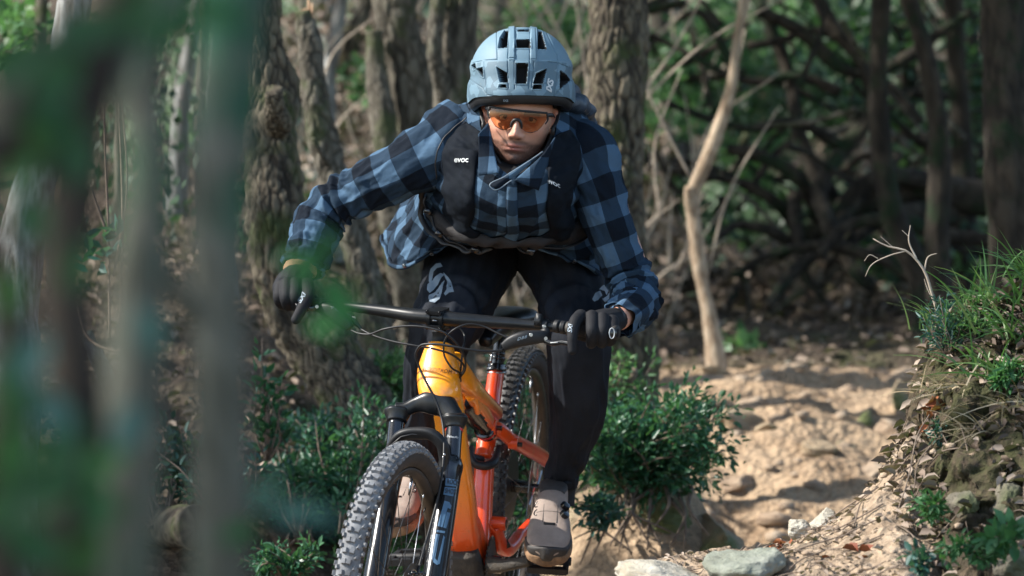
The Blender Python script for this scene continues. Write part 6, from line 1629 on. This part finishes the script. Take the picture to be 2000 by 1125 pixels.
b = MB(); cyl(b, c + np.array([.0, .012, 0]), c + np.array([.002, -.001, 0]), .010, 20); b.build('grip_end_cap', M['black_gloss'], bike)
b = MB(); Vt, Ft, uvt = tube(pts((1206, 617, 8.405), (1202, 619, 8.40)), [(.0275, .0265), (.028, .027)], n=4, m=40, caps=False, up=(0, -1, 0)); b.add(Vt, Ft); b.build('wrist_band', M['strap'], gR)

# logos on the trousers
bt_ = bvh_of([trous])
def B2(p): return [(x / 2.667 + 500, y / 2.667 + 500) for x, y in p]
lg1 = [[(903, 105), (912, 70), (940, 42), (962, 40), (972, 58), (945, 66), (928, 84), (920, 120), (908, 150), (903, 130)],
       [(895, 150), (918, 130), (935, 110), (960, 92), (985, 100), (962, 118), (950, 150), (925, 178), (905, 195), (893, 175)],
       [(903, 205), (935, 190), (955, 165), (968, 140), (985, 128), (975, 160), (968, 190), (955, 225), (930, 245), (905, 240), (900, 222)],
       [(975, 88), (1000, 108), (1018, 140), (1032, 188), (1005, 190), (985, 208), (978, 196), (992, 175), (1008, 160), (996, 128), (985, 110)]]
pxpoly('emblem', [B2(p) for p in lg1], 8.85, 'print_grey', trous, bt_, .002)
lg2 = [[(1752, 228), (1768, 195), (1790, 182), (1800, 205), (1780, 232), (1762, 240)], [(1785, 175), (1805, 152), (1828, 150), (1835, 175), (1822, 205), (1812, 182)], [(1800, 225), (1825, 210), (1838, 190), (1836, 225), (1815, 245)]]
pxpoly('emblem', [B2(p) for p in lg2], 8.85, 'print_grey', trous, bt_, .002)

# ---------------------------------------------------------------- backpack with chest harness
pack = thing('backpack', P(1035, 250, 8.98), 'dark navy backpack with wide black chest straps worn over the checked shirt', 'backpack')
V, F, uv = tube(pts((1030, 184, 8.78), (1030, 196, 8.85), (1028, 230, 8.98), (1020, 280, 9.12), (1010, 330, 9.26)), [(.10, .035), (.128, .060), (.14, .08), (.14, .08), (.10, .06)], n=90, m=70, sup=3, disp=lambda S, TH, L, p: .008 * fbm(p * 14, 3, 3), up=(0, .5, 1))
b = MB(); b.add(V, F, uv); b.build('bag', M['pack'], pack)
V, F, uv = tube(pts((1092, 196, 8.60), (1112, 200, 8.64), (1132, 214, 8.72), (1140, 240, 8.8)), [(.020, .030), (.026, .036), (.026, .034), (.02, .03)], n=40, m=30, disp=lambda S, TH, L, p: .006 * fbm(p * 30, 3, 4), up=(0, -1, 0))
b = MB(); b.add(V, F, uv); b.build('shoulder_pad', M['pack'], pack)
tube_obj('hose', pts((1128, 196, 8.72), (1138, 200, 8.70), (1149, 202, 8.69)), [.004, .003, .005], M['strap'], pack, n=20)
V, F, uv = tube(pts((946, 198, 8.60), (934, 206, 8.64), (926, 222, 8.70)), [(.016, .022), (.02, .026), (.02, .026)], n=30, m=24, disp=lambda S, TH, L, p: .004 * fbm(p * 30, 3, 5), up=(0, -1, 0))
b = MB(); b.add(V, F, uv); b.build('shoulder_pad', M['pack'], pack)
pL = panel('chest_strap', [(.55, .12), (1.05, .55), (1.38, 1.0), (1.62, 1.6), (1.78, 2.3), (1.86, 2.9), (2.2, 3.3)], [.38, .46, .50, .46, .40, .34, .3], M['harness'], pack, off=.009, n=90, m=22, wr=.008, seed=1)
pR = panel('chest_strap', [(5.45, .12), (5.0, .5), (4.55, 1.0), (4.36, 1.6), (4.27, 2.3), (4.2, 2.9), (3.9, 3.4)], [.38, .42, .46, .44, .40, .38, .35], M['harness'], pack, off=.009, n=90, m=22, wr=.008, seed=4)
panel('belly_belt', [(1.25, 2.9), (1.8, 3.2), (2.5, 3.45), (3.0, 3.55), (3.7, 3.5), (4.4, 3.3), (5.0, 2.95)], [.14, .22, .30, .34, .34, .30, .2], M['harness_mesh'], pack, off=.017, n=90, m=16, wr=.008, seed=7)  # belt sheet whose dark tone also stands for shade on the shirt
for cl in ([(.85, 2.3), (1.05, 2.9), (1.6, 3.45), (2.3, 3.85), (2.9, 3.95)], [(1.05, 2.5), (1.5, 3.1), (2.1, 3.6), (2.7, 3.9)], [(3.2, 3.9), (4.0, 3.75), (4.8, 3.3), (5.5, 2.6)]):
    c = resample(np.array([(u, v, 0) for u, v in cl]), 24); pw = tp_(c[:, 0], c[:, 1], np.full(24, .020))
    b = MB(); add_tube(b, list(pw), [(.007, .003)] * 24, n=60, m=10); b.build('webbing_strap', M['strap'], pack)
for u, v in ((1.3, 2.75), (1.75, 3.3), (2.55, 3.8), (3.55, 3.6)):
    c = tp_(np.array(u), np.array(v), np.array(.026)); b = MB(); b.box(c, (.010, 0, -.004), (.003, -.002, .007), (0, -.004, 0), taper=.8); b.build('buckle', M['black_gloss'], pack)
c = resample(np.array([(.62, .3, 0), (1.0, .8, 0), (1.3, 1.4, 0), (1.45, 2.0, 0)]), 20); b = MB(); add_tube(b, list(tp_(c[:, 0] - .35, c[:, 1], np.full(20, .013))), [.0016] * 20, n=40, m=6); b.build('piping', M['strap'], pack)
bl = bvh_of([pL]); br = bvh_of([pR])
ev = text_flat('evoc', .12, .012, .95)
decal('lettering', ev, 902, 312, 8.48, (15.0, .6), (-.3, -15.5), M['print_white'], pL, bl, .003, sub=1)
decal('lettering', ev, 1079, 357, 8.48, (14.2, 6.0), (-5.2, -15.5), M['print_white'], pR, br, .003, sub=1)

# ---------------------------------------------------------------- helmet
def mat_helmet():
    m, nt, b = newmat('matt_camo_shell')
    v = N_(nt, 'ShaderNodeTexVoronoi', feature='F1', distance='CHEBYCHEV'); v.inputs['Scale'].default_value = 42
    mp = N_(nt, 'ShaderNodeMapping'); mp.inputs['Rotation'].default_value = (.5, .6, .4)
    nt.links.new(coord(nt), mp.inputs[0]); nt.links.new(mp.outputs[0], v.inputs['Vector'])
    f = ramp(nt, v.outputs['Color'], [(.42, (0, 0, 0)), (.44, (1, 1, 1))])
    sp = N_(nt, 'ShaderNodeSeparateXYZ'); nt.links.new(coord(nt), sp.inputs[0])
    lowm = math_(nt, 'LESS_THAN', sp.outputs[2], CAMZ + (562.5 - 122) / FPX * 8.5)
    f = math_(nt, 'MULTIPLY', math_(nt, 'MULTIPLY', f, lowm), .8)
    c = mix(nt, f, (.125, .205, .265), (.07, .12, .16))
    c = mix(nt, ramp(nt, noise(nt, 45, 8, .8), [(.56, (0, 0, 0)), (.74, (.35, .35, .35))]), c, (.22, .21, .19))
    nt.links.new(c, b.inputs['Base Color']); b.inputs['Roughness'].default_value = .6
    b.inputs['Specular IOR Level'].default_value = .35
    bump(nt, b, noise(nt, 300, 3), .06, .001)
    return m
M['helmet'] = mat_helmet()
HLC = np.array(P(1018, 168, 8.60)); HA, HB, HD = .1265, .1405, .152
helm = thing('bicycle_helmet', HLC + np.array([0, 0, -.03]), 'matt blue grey cycling helmet with camouflage pattern and large vents on the rider\'s head', 'helmet')
def cp(l): return np.array([(850 + x / 3.2143, 30 + y / 3.2143) for x, y in l])
VENT = [cp(p) for p in [
    [(505, 152), (595, 152), (598, 208), (498, 206)], [(514, 86), (590, 86), (588, 106), (516, 106)],
    [(436, 95), (462, 92), (452, 202), (394, 206), (406, 140)], [(645, 96), (668, 102), (698, 214), (642, 210)],
    [(506, 302), (584, 302), (572, 430), (504, 430)], [(388, 325), (454, 362), (457, 424), (408, 420)], [(632, 366), (696, 336), (672, 430), (614, 430)],
    [(406, 434), (446, 434), (452, 456), (400, 454)], [(616, 436), (666, 436), (664, 462), (610, 464)],
    [(258, 338), (304, 326), (308, 392), (290, 380)], [(778, 345), (830, 375), (852, 405), (775, 462)], [(232, 318), (258, 300), (262, 332), (240, 345)]]]
GROOVE = [cp(p) for p in [[(318, 282), (390, 276), (384, 92)], [(455, 270), (500, 270), (512, 82)], [(455, 270), (466, 90)], [(594, 278), (636, 276), (628, 92)], [(594, 278), (598, 90)],
    [(705, 292), (768, 300), (765, 250), (700, 110)], [(456, 285), (462, 455)], [(498, 285), (500, 460)], [(592, 285), (588, 460)], [(618, 290), (606, 455)], [(308, 290), (330, 500)], [(770, 312), (740, 510)],
    [(330, 500), (535, 520), (735, 512)], [(240, 300), (318, 282)], [(768, 300), (840, 330)], [(212, 400), (300, 455), (320, 490)], [(868, 400), (770, 470), (745, 510)], [(384, 205), (456, 205)], [(640, 212), (705, 216)]]]
def inpoly(px, py, poly):
    r = np.zeros(px.shape, bool); k = len(poly)
    for i in range(k):
        x1, y1 = poly[i]; x2, y2 = poly[(i + 1) % k]
        c = ((y1 > py) != (y2 > py)) & (px < (x2 - x1) * (py - y1) / (y2 - y1 + 1e-9) + x1); r ^= c
    return r
def segd(px, py, a, b):
    d = b - a; t = np.clip(((px - a[0]) * d[0] + (py - a[1]) * d[1]) / (d @ d), 0, 1)
    return np.hypot(px - a[0] - t * d[0], py - a[1] - t * d[1])
nu, nv = 620, 330
tht = np.linspace(.0005, 1, nv); ph = np.arange(nu) / nu * 2 * np.pi
TT, PH = np.meshgrid(tht, ph, indexing='ij')
# lower edge: deeper at the back, flat at the front
zlow = -.030 - .012 * np.abs(np.cos(PH)) ** 6 * (np.cos(PH) < 0) - .010 * np.exp(-((np.abs(np.sin(PH)) - 1) / .12) ** 2)
phi_max = np.arccos(np.clip(zlow / HB, -1, 1)); A_ = TT * phi_max
sx, sf, sz = np.sin(A_) * np.sin(PH), np.sin(A_) * np.cos(PH), np.cos(A_)
se = 2.25
nrm = (np.abs(sx) ** se + np.abs(sf) ** se + np.abs(sz) ** se) ** (1 / se)
sx, sf, sz = sx / nrm, sf / nrm, sz / nrm
base0 = np.stack([sx * HA, -sf * HD, sz * HB], -1)
pk = sstep(.55, .95, np.cos(PH)) * sstep(.80, 1.0, TT)
base0[..., 1] -= pk * .012
base0[..., 0] *= 1 + .03 * sstep(.8, 1, TT)
G0 = HLC + base0
NH = unit(np.stack([sx / HA, -sf / HD, sz / HB], -1))
PX = 1000 + FPX * G0[..., 0] / G0[..., 1]; PY = 562.5 - FPX * (G0[..., 2] - CAMZ) / G0[..., 1]
mirror = sf < 0
inv = np.zeros(PX.shape, bool); dmin = np.full(PX.shape, 99.)
for vp in VENT:
    inv |= inpoly(PX, PY, vp)
for g in GROOVE:
    for a, b_ in zip(g[:-1], g[1:]): dmin = np.minimum(dmin, segd(PX, PY, a, b_))
edge = np.full(PX.shape, 99.)
for vp in VENT:
    for i in range(len(vp)): edge = np.minimum(edge, segd(PX, PY, vp[i], vp[(i + 1) % len(vp)]))
depth = np.where(inv, .026 * sstep(0, 1.6, edge), 0) + .0024 * (1 - sstep(.3, 1.3, dmin)) * (~inv) - .0016 * (1 - sstep(1.0, 3.0, edge)) * (~inv)
rib = (PX > 850 + 462 / 3.214) & (PX < 850 + 498 / 3.214) | (PX > 850 + 596 / 3.214) & (PX < 850 + 636 / 3.214)
depth -= .0035 * rib * (PY < 118) * (~inv)
depth -= .002 * (PY > 118) * (~inv)
# side scoops
depth += .010 * np.where(~inv, sstep(20, 0, np.abs(PY - 148)) * sstep(.70, .95, np.abs(sx)), 0) * .6
G1 = G0 - NH * depth[..., None]
mi = (depth > .003) & inv
mif = mi[:-1, :] | mi[1:, :]
mb = MB(); Q = grid_faces(nv, nu, True)
inn = G0 - NH * .030
mb.add(G1.reshape(-1, 3), Q, mi=mif.reshape(-1).astype(int))
shell = mb.build('shell', [M['helmet'], M['shell_int']], helm)
mb = MB(); mb.add(np.concatenate([(G0 - NH * .0315).reshape(-1, 3)]), Q[:, ::-1])
lipa = G1[-1]; lipb = (G0 - NH * .0315)[-1]; i = np.arange(nu); j = (i + 1) % nu
mb.add(np.concatenate([lipa, lipb]), np.stack([i, i + nu, j + nu, j], -1)); mb.build('liner', M['shell_int'], helm)
# black lower band
rows = []
for q, (o, dz) in enumerate([(.004, .004), (.003, -.005), (.006, -.016), (.013, -.024), (.024, -.020)]):
    r_ = G0[-1] - NH[-1] * o; r_ = r_.copy(); r_[:, 2] += dz + .0; r_[:, 1] += .0; rows.append(r_)
mb = MB(); mb.add(np.array(rows).reshape(-1, 3), grid_faces(5, nu, True)); mb.build('lower_band', M['black_matt'], helm)
hb_ = bvh_of([shell])
decal('lettering', text_flat('iXS', .3, .04, .9), 1073.5, 168.5, 8.48, (3.6, -18), (-15.5, -3), M['print_white'], shell, hb_, .0015, sub=2)
decal('lettering', text_flat('IXS', .0, .03, 1), 988, 196.5, 8.46, (7, .3), (0, -6), M['print_grey'], helm, bvh_of([o for o in bpy.data.objects if o.name == 'lower_band']), .0012, sub=1)
for c in ([(947, 200, 8.575), (948, 238, 8.57), (954, 275, 8.555), (970, 308, 8.535), (990, 332, 8.525), (1004, 337, 8.52)], [(1084, 200, 8.57), (1083, 235, 8.565), (1076, 268, 8.55), (1056, 305, 8.53), (1024, 333, 8.525), (1004, 337, 8.52)],
          [(938, 205, 8.58), (942, 232, 8.56), (951, 250, 8.53)], [(1092, 205, 8.58), (1088, 235, 8.55), (1078, 252, 8.52)]):
    tube_obj('strap', pts(*c), [(.0045, .0012)] * len(c), M['strap'], helm, n=40, m=8, up=(0, -1, 0))
for q in ((944, 246, 8.535), (1080, 255, 8.52)):
    b = MB(); b.box(P(*q), (.005, 0, -.001), (0, .004, 0), (.001, 0, .011), taper=.8); b.build('strap_divider', M['black_matt'], helm)

# ---------------------------------------------------------------- glasses
def mat_lens():
    m, nt, b = newmat('amber_lens')
    tr = N_(nt, 'ShaderNodeBsdfTransparent'); tr.inputs[0].default_value = (.86, .64, .46, 1)
    gl = N_(nt, 'ShaderNodeBsdfGlossy'); gl.inputs['Roughness'].default_value = .03; gl.inputs[0].default_value = (1, .95, .9, 1)
    fr_ = N_(nt, 'ShaderNodeFresnel'); fr_.inputs[0].default_value = 1.45
    ms = N_(nt, 'ShaderNodeMixShader'); nt.links.new(fr_.outputs[0], ms.inputs[0]); nt.links.new(tr.outputs[0], ms.inputs[1]); nt.links.new(gl.outputs[0], ms.inputs[2])
    nt.links.new(ms.outputs[0], nt.nodes['Material Output'].inputs[0]); return m
M['lens'] = mat_lens()
gls = thing('glasses', P(1015, 232, 8.46), 'sports glasses with one amber wraparound lens and a black half frame', 'glasses')
def lensf(x): return .100 - 3.6 * x ** 2          # forward position over x in head space
xs_ = np.linspace(-.069, .069, 90)
def lowz(x):
    a = np.abs(x); return np.interp(a, [0, .006, .012, .022, .036, .050, .060, .069], [-.008, -.012, -.022, -.029, -.030, -.024, -.012, .006])
def topz(x): return .0185 - .9 * x ** 2 * 0 + .002
rows = []
for t in np.linspace(0, 1, 16):
    z_ = lowz(xs_) * (1 - t) + topz(xs_) * t
    rows.append(h2w(np.stack([xs_, lensf(xs_) - (z_ - .0) ** 2 * 4, z_], -1)))
lensG = np.array(rows)
lo = sheet_obj('lens', lensG, M['lens'], gls, .0004)
b = MB(); add_tube(b, list(rows[-1]), [(.0016, .0028)] * 90, n=120, m=10); 
for s in (-1, 1):
    add_tube(b, [h2w(np.array([s * .069, lensf(.069), .0185])), h2w(np.array([s * .0715, lensf(.069) - .006, .004])), h2w(np.array([s * .067, lensf(.067) - .002, -.006]))], [(.0022, .004), (.002, .005), (.0015, .002)], n=20, m=10)
b.build('frame', M['black_matt'], gls)
for s in (-1, 1): tube_obj('temple', [Vector(h2w(np.array(q))) for q in ((s * .069, lensf(.069), .016), (s * .0785, .06, .016), (s * .082, .02, .012), (s * .083, -.01, .006))], [(.002, .005), (.0018, .0045), (.0015, .003), (.0015, .003)], M['black_matt'], gls, n=30, m=10)
b = MB(); add_tube(b, [h2w(np.array(q)) for q in ((-.0135, .096, -.021), (-.011, .099, -.010), (-.006, .1015, -.003), (0, .102, -.001), (.006, .1015, -.003), (.011, .099, -.010), (.0135, .096, -.021))], [(.0022, .003), (.003, .003), (.0035, .004), (.004, .004), (.0035, .004), (.003, .003), (.0022, .003)], n=50, m=10); b.build('nose_pad', M['black_matt'], gls)
